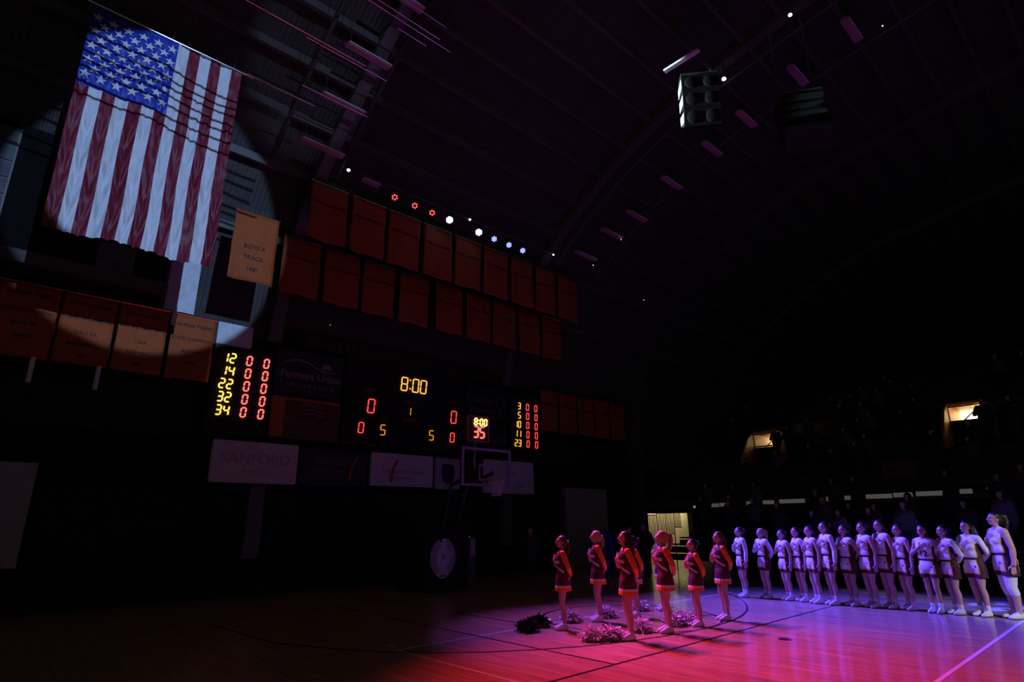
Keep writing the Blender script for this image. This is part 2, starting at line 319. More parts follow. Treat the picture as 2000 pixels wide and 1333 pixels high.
for row in range(11):
    nst = 5 if row % 2 == 0 else 4
    for k in range(nst):                        # hung upright: the star rows run down the canton
        u = cu * (row / 10 * .86 + .07); v = CV * ((k + (.5 if nst == 5 else 1)) / 5 * .94 + .03)
        bm = bmesh.new(); R = .125; vs = []
        for i in range(10):
            r = R if i % 2 == 0 else R * .39; a = PI/2 + i * PI/5
            vs.append(bm.verts.new(cloth(u + r * math.cos(a) / FW, v - r * math.sin(a) / FH) + Vector((0, -.022, 0))))
        c = bm.verts.new(cloth(u, v) + Vector((0, -.03, 0)))
        for i in range(10): bm.faces.new((c, vs[i], vs[(i+1) % 10]))
        ob('star', bm, M['flag_white'], canton)
ob('hanging_pipe', cyl(bmesh.new(), (FX0 - .12, FY, FZ1 + .05), (FX1 + .3, FY, FZ1 + .05), .035), M['chrome'], flag)
for x in (.5, 1.8, 3.2): ob('hanging_cable', cyl(bmesh.new(), (x, FY, FZ1 + .06), (x, FY, vault(FY) + .2), .012, n=6), M['steel'], flag)
# winch cables in front of the flag's top: their shadows cross the stars
for k, z in enumerate((12.56, 12.36, 12.17, 11.97, 11.80, 11.55, 11.30)):
    pts = [(-3 + i * .5, 7.5 + .03 * math.sin(i + k), z + .12 - .028 * i + .02 * math.sin(i * .9 + k * 2)) for i in range(15)]
    tag(ob('rigging_cable', tube(bmesh.new(), pts, .027, 6), M['black']), 'black rigging cable slung in front of the flag, %s of seven from the top' % ('first', 'second', 'third', 'fourth', 'fifth', 'sixth', 'last')[k], 'cable', 'rigging cables before the flag')

# ------------------------------------------------------------------ scoreboards
SEG = {'0': 'abcdef', '1': 'bc', '2': 'abged', '3': 'abgcd', '4': 'fgbc', '5': 'afgcd', '8': 'abcdefg'}
def digit(ch, x, y, z, h, m, parent, wr=.52, t=.12):
    bm = bmesh.new(); wd = h * wr; t = h * t
    def seg(x0, z0, x1, z1):
        p = Vector((x0, z0)); q = Vector((x1, z1)); d = (q - p).normalized(); n = Vector((-d.y, d.x)) * t/2; e = d * t * .22
        pts = [p + e, p + e*2.4 + n, q - e*2.4 + n, q - e, q - e*2.4 - n, p + e*2.4 - n]
        lo = [bm.verts.new((a.x + .07 * a.y, -.012, a.y)) for a in pts]; hi = [bm.verts.new((a.x + .07 * a.y, .012, a.y)) for a in pts]
        bm.faces.new(lo); bm.faces.new(hi[::-1])
        for i in range(6): bm.faces.new((lo[i], hi[i], hi[(i+1) % 6], lo[(i+1) % 6]))
    X, Z = wd/2, h/2
    P = dict(a=(-X, Z, X, Z), b=(X, Z, X, 0), c=(X, 0, X, -Z), d=(-X, -Z, X, -Z), e=(-X, 0, -X, -Z), f=(-X, Z, -X, 0), g=(-X, 0, X, 0))
    for s in SEG[ch]: seg(*P[s])
    return ob('digit', bm, M[m], parent, (x, y, z))
def number(s, x, y, z, h, m, parent, pitch=.78, **k):
    for i, c in enumerate(s): digit(c, x + (i - (len(s)-1)/2) * h * pitch, y, z, h, m, parent, **k)
YB = 17.8
def board(name, label, x0, x1, z0, z1, m='blackmetal', dep=.45, cat='scoreboard'):
    t = thing(name, label, cat, ((x0+x1)/2, YB + dep/2 + .02, z0))
    o = ob('cabinet', bx(x0, x1, YB + .02, YB + dep, z0, z1, bev=.02), M[m], t); o.matrix_parent_inverse = Matrix.Translation(-t.location)
    return t
def ch(t, o): o.matrix_parent_inverse = Matrix.Translation(-Vector(t.location)); return o
class Fix:
    """children placed in world metres under a thing that has its own base location"""
    def __init__(s, t): s.t = t
    def __enter__(s): s.n = len(s.t.children); s.k = set(s.t.children); return s.t
    def __exit__(s, *a):
        for c in s.t.children:
            if c not in s.k: c.matrix_parent_inverse = Matrix.Translation(-Vector(s.t.location))
t = board('stats_scoreboard', 'player statistics scoreboard with yellow numbers 12 to 34 and bright red zeros', 4.80, 6.48, 4.42, 6.98)
with Fix(t):
    ob('face_trim', bx(4.84, 6.44, YB - .005, YB + .02, 4.46, 6.90), M['black'], t)
    hd = ob('header_panel', bx(4.80, 5.80, YB + .02, YB + .3, 6.99, 7.66, bev=.01), M['bluewall'], t)
    for r, n in enumerate(('12', '14', '22', '32', '34')):
        z = 6.605 - r * .387; number(n, 5.20, YB - .03, z, .27, 'led_yb', t, wr=.5, t=.15)
        for x in (5.78, 6.285): digit('0', x, YB - .03, z, .27, 'led_rb', t, wr=.5, t=.15)
t = board('stats_scoreboard', 'player statistics scoreboard with dimmer numbers 3 to 23, right of the shot clock', 16.35, 18.15, 4.55, 7.05)
with Fix(t):
    ob('face_trim', bx(16.4, 18.1, YB - .005, YB + .02, 4.6, 7.0), M['black'], t)
    for r, n in enumerate(('3', '5', '10', '11', '23')):
        z = 6.60 - r * .39; number(n, 16.9 - (.1 if len(n) > 1 else 0), YB - .03, z, .26, 'led_y', t, wr=.5, t=.11)
        for x in (17.38, 17.885): digit('0', x, YB - .03, z, .27, 'led_r', t, wr=.5, t=.12)
t = board('main_scoreboard', 'wide black game scoreboard with the clock reading 8:00 above the two scores', 8.95, 14.0, 4.42, 7.40)
with Fix(t):
    ob('face_trim', bx(9.0, 13.95, YB - .005, YB + .02, 4.47, 7.35), M['black'], t)
    for c, x in (('8', 11.21), ('0', 11.69), ('0', 12.03)): digit(c, x, YB - .03, 6.71, .48, 'led_y', t, wr=.5, t=.085)
    for z in (6.57, 6.88): ob('colon_dot', bx(11.43, 11.48, YB - .04, YB - .02, z - .025, z + .025), M['led_y'], t)
    digit('0', 9.93, YB - .03, 5.75, .46, 'led_r', t, t=.09); digit('0', 13.45, YB - .03, 5.745, .45, 'led_r', t, t=.09)
    digit('1', 11.45, YB - .03, 5.74, .27, 'led_o', t, t=.09); digit('0', 9.60, YB - .03, 4.98, .34, 'led_r', t, t=.1)
    digit('5', 10.43, YB - .03, 4.98, .34, 'led_o', t, t=.09); digit('5', 12.45, YB - .03, 4.97, .34, 'led_o', t, t=.09); digit('0', 13.40, YB - .03, 4.97, .34, 'led_r', t, t=.1)
    for s, x, z in (('HOME', 9.85, 6.28), ('GUEST', 13.4, 6.28), ('PERIOD', 11.5, 6.05), ('BONUS', 11.5, 5.42), ('FOULS', 9.6, 4.66), ('FOULS', 13.4, 4.66), ('T.O.L.', 10.4, 5.35), ('T.O.L.', 12.45, 5.35)): sign_text(s, x, YB - .012, z, .17, M['adorange'], t, 'caption')
t = thing('sponsor_header', 'long dark sign reading Prostrollo General Motors above the game scoreboard', 'sign', (11.4, 18.0, 7.42))
with Fix(t):
    ob('board', bx(7.1, 15.75, 17.85, 18.2, 7.42, 7.80, bev=.01), M['black'], t)
    sign_text('PROSTROLLO GENERAL MOTORS', 11.42, 17.84, 7.61, .42, M['adred'], t, sx=1.22)
def ad(name, label, x0, x1, z0, z1, m):
    t = thing(name, label, 'sign', ((x0+x1)/2, 18.0, z0)); 
    with Fix(t): ob('panel', bx(x0, x1, YB + .02, YB + .4, z0, z1, bev=.015), M[m], t)
    return t
def wave(bm, pts, wd=.04, y=YB):
    for a, c in zip(pts, pts[1:]):
        a = Vector(a); c = Vector(c); d = (c - a).normalized(); n = Vector((-d.y, d.x)) * wd / 2
        v = [bm.verts.new((q.x, y, q.y)) for q in (a - n, c - n, c + n, a + n)]; bm.faces.new(v)
    return bm
t = ad('sponsor_sign', 'dark Farmers Union Insurance panel with a rising sun over a hill line', 6.60, 8.82, 5.80, 7.22, 'navy')
with Fix(t):
    ob('hill_line', wave(bmesh.new(), [(6.85 + .1 * i, 6.78 + .14 * math.sin(i * .33)) for i in range(18)], .045), M['adpink'], t)
    bm = bmesh.new(); bm.faces.new([bm.verts.new((8.25 + .19 * math.cos(a), YB, 6.74 + .17 * math.sin(a))) for a in (PI * i / 12 for i in range(13))]); ob('sun_mark', bm, M['adpink'], t)
    sign_text('Farmers Union', 7.75, YB, 6.42, .33, M['adpink'], t, bold=.008); sign_text('I N S U R A N C E', 7.75, YB, 6.10, .2, M['adpink'], t)
t = ad('sponsor_sign', 'amber-edged American Bank and Trust panel under the Farmers Union panel', 6.58, 8.84, 4.42, 5.72, 'adred')
with Fix(t):
    ob('amber_edge', bx(6.60, 7.0, YB, YB + .02, 4.46, 5.68), M['adorange'], t); ob('amber_edge', bx(7.0, 8.8, YB, YB + .02, 5.60, 5.68), M['adorange'], t)
    for k in range(3): ob('flag_wave', wave(bmesh.new(), [(7.5 + .08 * k + .1 * i, 5.48 - .13 * k + .035 * math.sin(i * .8)) for i in range(9 - k)], .05), M['adgrey'], t)
    sign_text('American', 7.72, YB, 4.98, .42, M['adgrey'], t); ob('underline', bx(7.1, 8.5, YB - .004, YB, 4.74, 4.76), M['adgrey'], t); sign_text('BANK & TRUST', 7.85, YB, 4.62, .19, M['adgrey'], t)
t = ad('sponsor_sign', 'dark Dakota Provisions panel with a diamond mark above the shot clock', 14.06, 16.30, 5.80, 7.22, 'black')
with Fix(t):
    sign_text('Dakota', 14.75, YB, 6.58, .42, M['adgrey'], t); sign_text('Provisions', 15.1, YB, 6.2, .40, M['adgrey'], t)
    for r in (.3, .2): ob('diamond_mark', wave(bmesh.new(), [(15.85 + r * math.cos(a), 6.62 + r * 1.15 * math.sin(a)) for a in (0, PI/2, PI, 1.5*PI, 2*PI)], .025), M['adgrey'], t)
t = ad('sponsor_sign', 'dark Coca-Cola panel half hidden behind the shot clock', 14.06, 16.30, 4.42, 5.72, 'black')
with Fix(t): o = sign_text('Coca-Cola', 15.15, YB, 5.05, .5, M['adgrey'], t); o.rotation_euler = (0, -.1, 0)
def sign(label, x0, x1, z0, z1, m, texts, tm='signgrey'):
    t = thing('wall_sign', label, 'sign', ((x0+x1)/2, 18.0, z0))
    with Fix(t):
        ob('panel', bx(x0, x1, YB + .02, YB + .12, z0, z1, bev=.03), M[m], t)
        for s, dz, sz in texts: sign_text(s, (x0+x1)/2, YB, z0 + dz, sz, M[tm], t)
    return t
sign('pale SANFORD sign board, leftmost in the row under the scoreboards', 5.10, 7.58, 3.06, 4.24, 'offwhite', (('SANFORD', .68, .44), ('H E A L T H', .33, .15)))
sign('dark navy sign with faint small lettering between two pale sign boards', 7.68, 9.95, 3.06, 4.2, 'navy', (('Dakotaland', .75, .28), ('FEDERAL CREDIT UNION', .42, .13)), 'adgrey')
sign('pale Farmers Union sign board, middle of the row under the clock', 10.08, 12.62, 3.12, 4.22, 'offwhite', (('Farmers Union', .5, .28), ('INSURANCE', .27, .15)))
t = sign('narrow grey sign with a dark shield emblem left of the backboard', 12.70, 13.85, 3.08, 4.2, 'signgrey', ())
with Fix(t):
    bm = bmesh.new(); bm.faces.new([bm.verts.new((13.27 + px * .34, YB, 3.62 + pz * .36)) for px, pz in ((0, -1.1), (.7, -.6), (.9, .2), (.8, .9), (0, 1.05), (-.8, .9), (-.9, .2), (-.7, -.6))]); ob('shield_emblem', bm, M['navy'], t)
sign('pale sign board ending in .com seen through the glass backboard', 15.0, 17.75, 3.0, 4.28, 'offwhite', (('huron', .8, .3), ('          .com', .34, .3)))
for x, l in ((9.3, 'orange ribbon hanging over the dark navy sign'), (10.85, 'orange ribbon hanging over the middle pale sign board')):
    bm = bmesh.new(); P = [(x + .22, 4.0), (x + .08, 3.75), (x, 3.5), (x - .02, 3.25)]
    for (a, za), (c, zc) in zip(P, P[1:]): bm.faces.new([bm.verts.new(q) for q in ((a - .035, 17.74, za), (a + .035, 17.72, za), (c + .035, 17.72, zc), (c - .035, 17.74, zc))])
    tag(ob('ribbon', bm, M['orange']), l, 'ribbon')

# ------------------------------------------------------------------ banners
def banner(label, x0, x1, z0, z1, y, texts=(), group=None, seed=0):
    t = thing('banner', label, 'banner', ((x0+x1)/2, y, z0), 0, group); cx = (x0+x1)/2
    def P(u, v): return (x0 + u*(x1-x0) - cx + .015 * noise.noise((v*3, seed, u)), .035 * math.sin(u*7 + seed*2.1) * (.3+v) + .03 * noise.noise((u*4, v*3, seed*1.7)), (z1 - z0) * (1 - v) - .05 * v * math.sin(PI*u) * 0)
    bm = bmesh.new(); nu, nv = 12, 12; G = [[bm.verts.new(P(i/nu, j/nv)) for i in range(nu+1)] for j in range(nv+1)]
    for j in range(nv):
        for i in range(nu): bm.faces.new((G[j][i], G[j][i+1], G[j+1][i+1], G[j+1][i]))
    o = ob('cloth', bm, M['orange'], t, smooth=True); o.modifiers.new('s', 'SOLIDIFY').thickness = .006
    ob('rod', cyl(bmesh.new(), (x0 - cx - .03, 0, z1 - z0 + .015), (x1 - cx + .03, 0, z1 - z0 + .015), .018, n=8), M['chrome'], t)
    for s, v, sz in texts:
        me = text_mesh(s, sz)
        for vt in me.vertices:
            u = (vt.co.x + (x1-x0)/2) / (x1-x0); vv = v - vt.co.z / (z1-z0); vt.co.y += P(u, vv)[1] - .016
            vt.co.z = (z1 - z0) * (1 - v) + vt.co.z
        ob('lettering', me, M['lettering'], t)
    return t
CH = [('orange championship banner, leftmost, cut by the edge of the picture', -.12, 1.06, (('HURON TIGERS', .14, .13), ('STATE CHAMPIONS', .37, .118), ('BOYS AA', .55, .12), ('TRACK', .72, .12))),
      ('orange STATE CHAMPIONS banner reading BASKETBALL, second from the left', 1.12, 2.25, (('HURON TIGERS', .14, .13), ('STATE CHAMPIONS', .35, .118), ('GIRLS AA', .55, .12), ('BASKETBALL', .72, .12), ('1997', .89, .12))),
      ('orange STATE CHAMPIONS banner reading FOOTBALL, third from the left', 2.33, 3.46, (('HURON TIGERS', .14, .13), ('STATE CHAMPIONS', .33, .118), ('11AA', .54, .12), ('FOOTBALL', .71, .12), ('1982', .87, .12))),
      ('orange HURON TIGERS banner fully lit at its top, beside the statistics scoreboard', 3.57, 4.68, (('HURON TIGERS', .15, .13), ('STATE CHAMPIONS', .37, .118), ('BOYS AA', .57, .12), ('GOLF', .74, .12)))]
for i, (l, a, c, tx) in enumerate(CH): banner(l, a, c, 5.75, 7.56, 17.6, tx, 'championship banners on the fascia', i)
banner('orange championship banner farther left, barely in the picture', -1.35, -.18, 5.8, 7.58, 17.6, (), 'championship banners on the fascia', 9)
banner('orange BOYS A TRACK banner half lit by the spotlight, right of the flag', 4.34, 5.56, 8.38, 10.45, 16.0, (('BOYS A', .50, .17), ('TRACK', .66, .17), ('1987', .83, .16)), None, 3)
for i, x in enumerate((6.04, 7.42, 8.80, 10.24, 11.78, 13.25, 14.62, 16.0, 17.42)):
    banner('dim orange banner in the lower hanging row, number %s from the left' % ('one', 'two', 'three', 'four', 'five', 'six', 'seven', 'eight', 'nine')[i], x, x + 1.22, 8.66, 10.5, 16.8, (('STATE CHAMPIONS', .35, .118),), 'orange banners hung high over the scoreboards', i + 4)
for i, x in enumerate((6.22, 7.60, 8.95, 10.32, 11.70, 13.06, 14.42, 15.80, 17.15)):
    banner('dim orange banner in the upper hanging row, number %s from the left' % ('one', 'two', 'three', 'four', 'five', 'six', 'seven', 'eight', 'nine', 'ten')[i], x, x + 1.2, 10.05, 11.95, 15.55, (('STATE CHAMPIONS', .35, .118),), 'orange banners hung high over the scoreboards', i + 14)
for i, x in enumerate((18.2, 19.4, 20.62, 21.84, 23.06)):
    banner('dim orange banner low on the wall right of the scoreboards, number %s from them' % ('one', 'two', 'three', 'four', 'five')[i], x, x + 1.13, 5.7, 7.5, 17.75, (('STATE CHAMPIONS', .35, .118),), 'orange banners on the wall right of the scoreboards', i + 30)

# ------------------------------------------------------------------ LED stage lights on their bar
tag(ob('lighting_bar', cyl(bmesh.new(), (7.6, 15.2, 12.60), (17.0, 15.2, 12.60), .03), M['steel']), 'thin dark lighting bar carrying the red and blue stage lights', 'pipe')
LED = [(8.88, 12.25, 'r'), (9.67, 12.24, 'r'), (10.39, 12.24, 'r'), (11.14, 12.24, 'w'), (12.49, 12.22, 'w'), (13.25, 12.20, 'b'), (14.01, 12.20, 'b'), (14.75, 12.20, 'b')]
ords = ('leftmost red', 'middle red', 'rightmost red', 'left large bluish-white', 'right large bluish-white', 'first small blue', 'second small blue', 'last small blue')
aims = [(6.6, 3.4, 0), (8.0, 4.0, 0), (9.6, 3.6, 0), (9.8, 7.2, 0), (12.6, 5.6, 0), (14.4, 5.0, 0), (15.4, 6.0, 0), (15.2, 4.0, 0)]
for i, (x, z, c) in enumerate(LED):
    t = thing('stage_light', '%s LED stage light glowing on the lighting bar' % ords[i], 'stage light', (x, 15.2, z), 0, 'LED stage lights in a row')
    d = (Vector((0, 0, 1.95)) - Vector((x, 15.2, z))).normalized(); d = (d + (Vector(aims[i]) - Vector((x, 15.2, z))).normalized()).normalized()
    q = d.to_track_quat('-Z', 'Y').to_matrix().to_4x4()
    bm = bmesh.new(); cyl(bm, (0, 0, .2), (0, 0, -.03), .13, .15, 20, cap=False); bm.faces.new([bm.verts.new((.13*math.cos(a), .13*math.sin(a), .03)) for a in (2*PI*k/20 for k in range(20))])
    o = ob('housing', bm, M['blackmetal'], t); o.matrix_local = q
    bm = bmesh.new(); box(bm, -.17, -.155, -.02, .02, 0, .3); box(bm, .155, .17, -.02, .02, 0, .3); box(bm, -.17, .17, -.02, .02, .285, .3); ob('yoke', bm, M['blackmetal'], t)
    for k in range(7):
        r = 0 if k == 6 else .075; a = 2*PI*k/6 + .3
        bm = bmesh.new(); cyl(bm, (r*math.cos(a), r*math.sin(a), -.005), (r*math.cos(a), r*math.sin(a), -.02), .022 if c == 'r' else (.05 if c == 'w' else .032), n=10)
        if k < 6 or c != 'r': o = ob('lens', bm, M[{'r': 'lens_red', 'w': 'lens_white', 'b': 'lens_blue'}[c]], t); o.matrix_local = q
        else: bm.free()
    P0 = Vector((x, 15.2, z)) + d * .12
    if c == 'r': spot('stage_light_beam', P0, aims[i], 7000, (1.0, .035, .10), 16, .9, .06)
    elif c == 'w': spot('stage_light_beam', P0, aims[i], (11000, 10000)[i - 3], (.34, .08, 1.0), 16 if i == 3 else 21, 1.0, .06)
    else: spot('stage_light_beam', P0, aims[i], 20000, (.05, .045, 1.0), 17, .95, .06)

# ------------------------------------------------------------------ ceiling fixtures, pipes, emergency lamps
def fixture(label, x0, x1, y, z, group):
    t = thing('ceiling_light', label, 'light fixture', ((x0+x1)/2, y, z), 0, group); h = (x1-x0)/2
    bm = bmesh.new(); P = [(-.13, 0), (-.06, .09), (.06, .09), (.13, 0), (.09, -.02), (-.09, -.02)]
    L = [[bm.verts.new((sx, a, c)) for a, c in P] for sx in (-h, h)]
    for k in range(6): bm.faces.new((L[0][k], L[0][(k+1) % 6], L[1][(k+1) % 6], L[1][k]))
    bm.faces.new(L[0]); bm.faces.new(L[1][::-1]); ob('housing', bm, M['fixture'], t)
    ob('edge_highlight', bx(-h, h, -.16, -.13, -.01, .02), M['fixture_lit_edge'], t)  # white strip added to carry the follow-spot highlight along the edge
    for sx in (-h + .1, h - .1): ob('hanger', cyl(bmesh.new(), (sx, 0, .09), (sx, 0, vault(y) - z + .2), .008, n=5), M['steel'], t)
nm = ('one', 'two', 'three', 'four', 'five', 'six', 'seven', 'eight')
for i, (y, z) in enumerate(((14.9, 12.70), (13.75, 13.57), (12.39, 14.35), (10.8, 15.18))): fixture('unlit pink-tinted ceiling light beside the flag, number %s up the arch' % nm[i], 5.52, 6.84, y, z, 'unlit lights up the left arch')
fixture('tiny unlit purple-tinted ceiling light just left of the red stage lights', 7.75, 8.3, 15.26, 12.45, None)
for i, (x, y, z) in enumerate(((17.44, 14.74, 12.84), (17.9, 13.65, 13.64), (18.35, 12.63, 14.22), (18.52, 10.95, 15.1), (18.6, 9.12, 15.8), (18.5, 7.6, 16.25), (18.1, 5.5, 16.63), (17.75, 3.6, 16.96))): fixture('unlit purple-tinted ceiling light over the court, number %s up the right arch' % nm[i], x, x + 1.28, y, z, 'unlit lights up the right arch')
PIPES = [(2.2, 6.07, 12.3, 13.9), (3.5, 5.35, 13.74, 13.07), (5.0, 7.92, 10.95, 14.6), (4.6, 7.46, 10.84, 14.67), (6.31, 7.22, 11.13, 14.5), (5.2, 7.43, 10.51, 14.82), (4.5, 6.9, 12.62, 14.1), (4.9, 6.9, 13.62, 13.45)]
pn = ('longest, above the flag', 'lowest, right of the flag', 'uppermost pair, lower one', 'uppermost pair, upper one', 'short one', 'at the top edge of the picture', 'above the third ceiling light', 'above the second ceiling light')
for (a, c, y, z), l in zip(PIPES, pn):
    t = thing('conduit_pipe', 'thin bright metal pipe under the roof, ' + l, 'pipe', ((a+c)/2, y, z), 0, 'bright pipes under the roof')
    ob('pipe', cyl(bmesh.new(), (a - (a+c)/2, 0, 0), (c - (a+c)/2, 0, 0), .016), M['chrome'], t)
    for sx in (a - (a+c)/2 + .15, c - (a+c)/2 - .15): ob('hanger', cyl(bmesh.new(), (sx, 0, 0), (sx, 0, vault(y) - z + .2), .006, n=5), M['chrome'], t)
def chord(label, x, drop, m='steel', r=.05, y0=15.6, y1=-6):
    pts = []; y = y0
    while y > y1: pts.append((x, y, vault(y) - drop)); y -= .6
    bm = bmesh.new(); tube(bm, pts, r, 6); return tag(ob('catwalk_rail', bm, M[m]), label, 'rail')
chord('pale curved rail left of the unlit lights near the flag', 5.05, .32, 'ledge', .055); chord('pale curved rail right of the unlit lights near the flag', 7.0, .32, 'ledge', .055)
chord('dark curved rail left of the unlit lights over the court', 17.1, .3); chord('dark curved rail right of the unlit lights over the court', 19.7, .3)
EM = [(7.14, 15.1, 12.50), (12.0, 15.12, 12.56), (16.46, 15.13, 12.56), (18.58, 14.76, 12.6), (16.61, 7.13, 16.34), (16.09, 4.61, 16.79), (23.11, 15.34, 12.3), (8.18, 17.7, 8.29), (19.17, 13.62, 13.6), (19.2, 2.9, 17.2)]
el = ('left of the red stage lights', 'between the two bluish-white stage lights', 'right of the last blue stage light', 'right of the farthest unlit court light', 'bright, between the two hanging loudspeakers', 'bright, at the top of the picture', 'alone on the roof right of the stage lights', 'over the game scoreboard, very faint', 'beside the second unlit court light', 'beside the nearest unlit court light')
for (x, y, z), l in zip(EM, el):
    r = (.055, .045, .04, .02, .075, .06, .016, .010, .016, .022)[el.index(l)]
    t = thing('pilot_lamp', 'tiny white pilot lamp ' + l, 'lamp', (x, y, z), 0, 'tiny pilot lamps under the roof')
    bm = bmesh.new(); ell(bm, (0, 0, -.03), (r, r, r * .8)); ob('globe', bm, M['lamp'], t, smooth=True)
    bm = bmesh.new(); cyl(bm, (0, 0, 0), (0, 0, .1), r * .8, r * .5); cyl(bm, (0, 0, .1), (0, 0, max(.12, vault(y) - z + .08)), .01, n=5); ob('stem', bm, M['steel'], t)

# ------------------------------------------------------------------ hanging loudspeakers
def speaker_array(label, loc, rz, n, tilt0, tilt1, wd, hh, dd, side):
    t = thing('loudspeaker_array', label, 'loudspeaker', loc, rz); p = Vector((0, 0, 0)); a = tilt0
    for k in range(n):
        R = Matrix.Translation(p) @ Matrix.Rotation(a, 4, 'Y')
        bm = bmesh.new(); v = [(-dd/2, .30 * hh), (dd/2, .5 * hh), (dd/2, -.5 * hh), (-dd/2, -.30 * hh)]
        L = [[bm.verts.new((x_, sy, z_)) for x_, z_ in v] for sy in (-wd/2, wd/2)]
        for i in range(4): bm.faces.new((L[0][i], L[0][(i+1) % 4], L[1][(i+1) % 4], L[1][i]))
        bm.faces.new(L[0]); bm.faces.new(L[1][::-1]); o = ob('cabinet', bm, M['speaker'], t); o.matrix_local = R
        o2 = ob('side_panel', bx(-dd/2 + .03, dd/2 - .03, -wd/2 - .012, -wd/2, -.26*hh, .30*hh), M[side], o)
        bm = bmesh.new()
        for s in (-.25, .25): ell(bm, (dd/2, wd * s, 0), (.02, wd * .17, hh * .36))
        ob('grille', bm, M['speaker'], o)
        p = p + Matrix.Rotation(a, 3, 'Y') @ Vector((0, 0, -hh * .97)); a += (tilt1 - tilt0) / n
    ob('bumper_frame', bx(-dd/2, dd/2, -wd/2, wd/2, hh*.55, hh*.62), M['steel'], t)
    for s in (-1, 1): ob('chain', cyl(bmesh.new(), (0, s*wd*.4, hh*.6), (0, s*wd*.4, vault(loc[1]) - loc[2] + .2), .02, n=5), M['steel'], t)
speaker_array('black hanging loudspeaker cluster with a white side caught by a spotlight', (13.45, 6.55, 13.75), math.radians(-140), 3, .05, .5, 1.0, .5, .6, 'speakerwhite')
speaker_array('large curved black loudspeaker array hanging at the right, unlit', (16.3, 4.9, 13.75), math.radians(35), 5, -.05, .9, 1.2, .36, .75, 'speaker')
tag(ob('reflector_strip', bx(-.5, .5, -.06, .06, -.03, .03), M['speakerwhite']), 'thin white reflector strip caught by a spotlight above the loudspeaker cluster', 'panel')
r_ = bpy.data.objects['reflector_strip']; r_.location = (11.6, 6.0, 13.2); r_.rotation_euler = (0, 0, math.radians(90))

# ------------------------------------------------------------------ portable basketball goal and shot clock
GX, GY = 11.16, 13.10                           # backboard centre line and face
t = thing('basketball_goal', 'portable basketball goal with a glass backboard, net and padded base', 'basketball hoop', (GX, 15.3, 0))
with Fix(t):
    bb = ob('backboard', bx(GX - .86, GX + .86, GY + .012, GY + .024, 2.96, 3.91), M['glass'], t)
    bm = bmesh.new()
    for a in ((-.915, .915, 3.90, 3.97), (-.915, .915, 2.90, 2.97), (-.915, -.845, 2.97, 3.90), (.845, .915, 2.97, 3.90)): box(bm, GX + a[0], GX + a[1], GY, GY + .05, a[2], a[3])
    ob('frame', bm, M['bbline'], bb)
    bm = bmesh.new()
    for a in ((-.305, .305, 3.46, 3.51), (-.305, .305, 3.05, 3.10), (-.305, -.255, 3.10, 3.46), (.255, .305, 3.10, 3.46)): box(bm, GX + a[0], GX + a[1], GY + .004, GY + .011, a[2], a[3])
    ob('target_square', bm, M['bbline'], bb)
    bm = bmesh.new(); tube(bm, [(GX + .235 * math.cos(a), GY - .39 + .235 * math.sin(a), 3.05) for a in (2*PI*i/24 for i in range(25))], .011, 6); box(bm, GX - .09, GX + .09, GY - .16, GY, 3.0, 3.06)
    ob('rim', bm, M['rim'], t)
    bm = bmesh.new()
    for i in range(14):
        for sgn in (-1, 1):
            tube(bm, [(GX + r * math.cos(2*PI*i/14 + sgn * k * PI/14), GY - .39 + r * math.sin(2*PI*i/14 + sgn * k * PI/14), 3.04 - .085 * k) for k, r in enumerate((.23, .195, .165, .14, .13, .135))], .0065, 4)
    o = ob('net', bm, M['net'], t); o['kind'] = 'stuff'
    bm = bmesh.new(); tube(bm, [(GX - .3, GY + .06, 3.3), (GX - .3, GY + 1.3, 3.0), (GX - .25, GY + 2.0, 1.0)], .06); ob('support_arm', bm, M['blackmetal'], t)
    bm = bmesh.new(); tube(bm, [(GX + .3, GY + .06, 3.3), (GX + .3, GY + 1.3, 3.0), (GX + .25, GY + 2.0, 1.0)], .06); ob('support_arm', bm, M['blackmetal'], t)
    ob('base', bx(GX - .8, GX + .8, 15.06, 16.6, .02, .95, bev=.05), M['black'], t)
    pad = ob('base_pad', bx(GX - .85, GX + .85, 14.92, 15.06, .05, 1.85, bev=.04), M['black'], t)
    EX, EZ = GX - .16, .92                      # oval striped emblem on the padding
    def oval(k, n=36): return [(EX + .46 * k * math.cos(a) * (1 - .22 * max(0, -math.sin(a)) ** 2), EZ + .56 * k * math.sin(a)) for a in (2*PI*i/n for i in range(n))]
    bm = bmesh.new(); bm.faces.new([bm.verts.new((x_, 14.914, z_)) for x_, z_ in oval(1)]); ob('emblem', bm, mat('emblem_white', (.7, .66, .8), .6), pad)
    for k in (.93, .82, .71, .6):
        for a0, a1 in ((20, 75), (105, 160), (165, 235), (305, 375)):
            P = [oval(k, 72)[int(a0/5 + i * (a1-a0)/5/10) % 72] for i in range(11)]
            ob('emblem_stripe', wave(bmesh.new(), P, .022, 14.905), M['pommaroon'], pad)
    ob('emblem_chin', bx(EX - .1, EX + .1, 14.90, 14.912, EZ - .50, EZ - .46), M['pommaroon'], pad)
    bm = bmesh.new(); bm.faces.new([bm.verts.new((EX + a, 14.905, EZ + c)) for a, c in ((0, -.02), (.06, .08), (-.06, .08))]); ob('emblem_nose', bm, M['pommaroon'], pad)
t = thing('shot_clock', 'red-rimmed shot clock showing 8:00 over 35 above the backboard', 'shot clock', (11.05, GY + .25, 4.0))
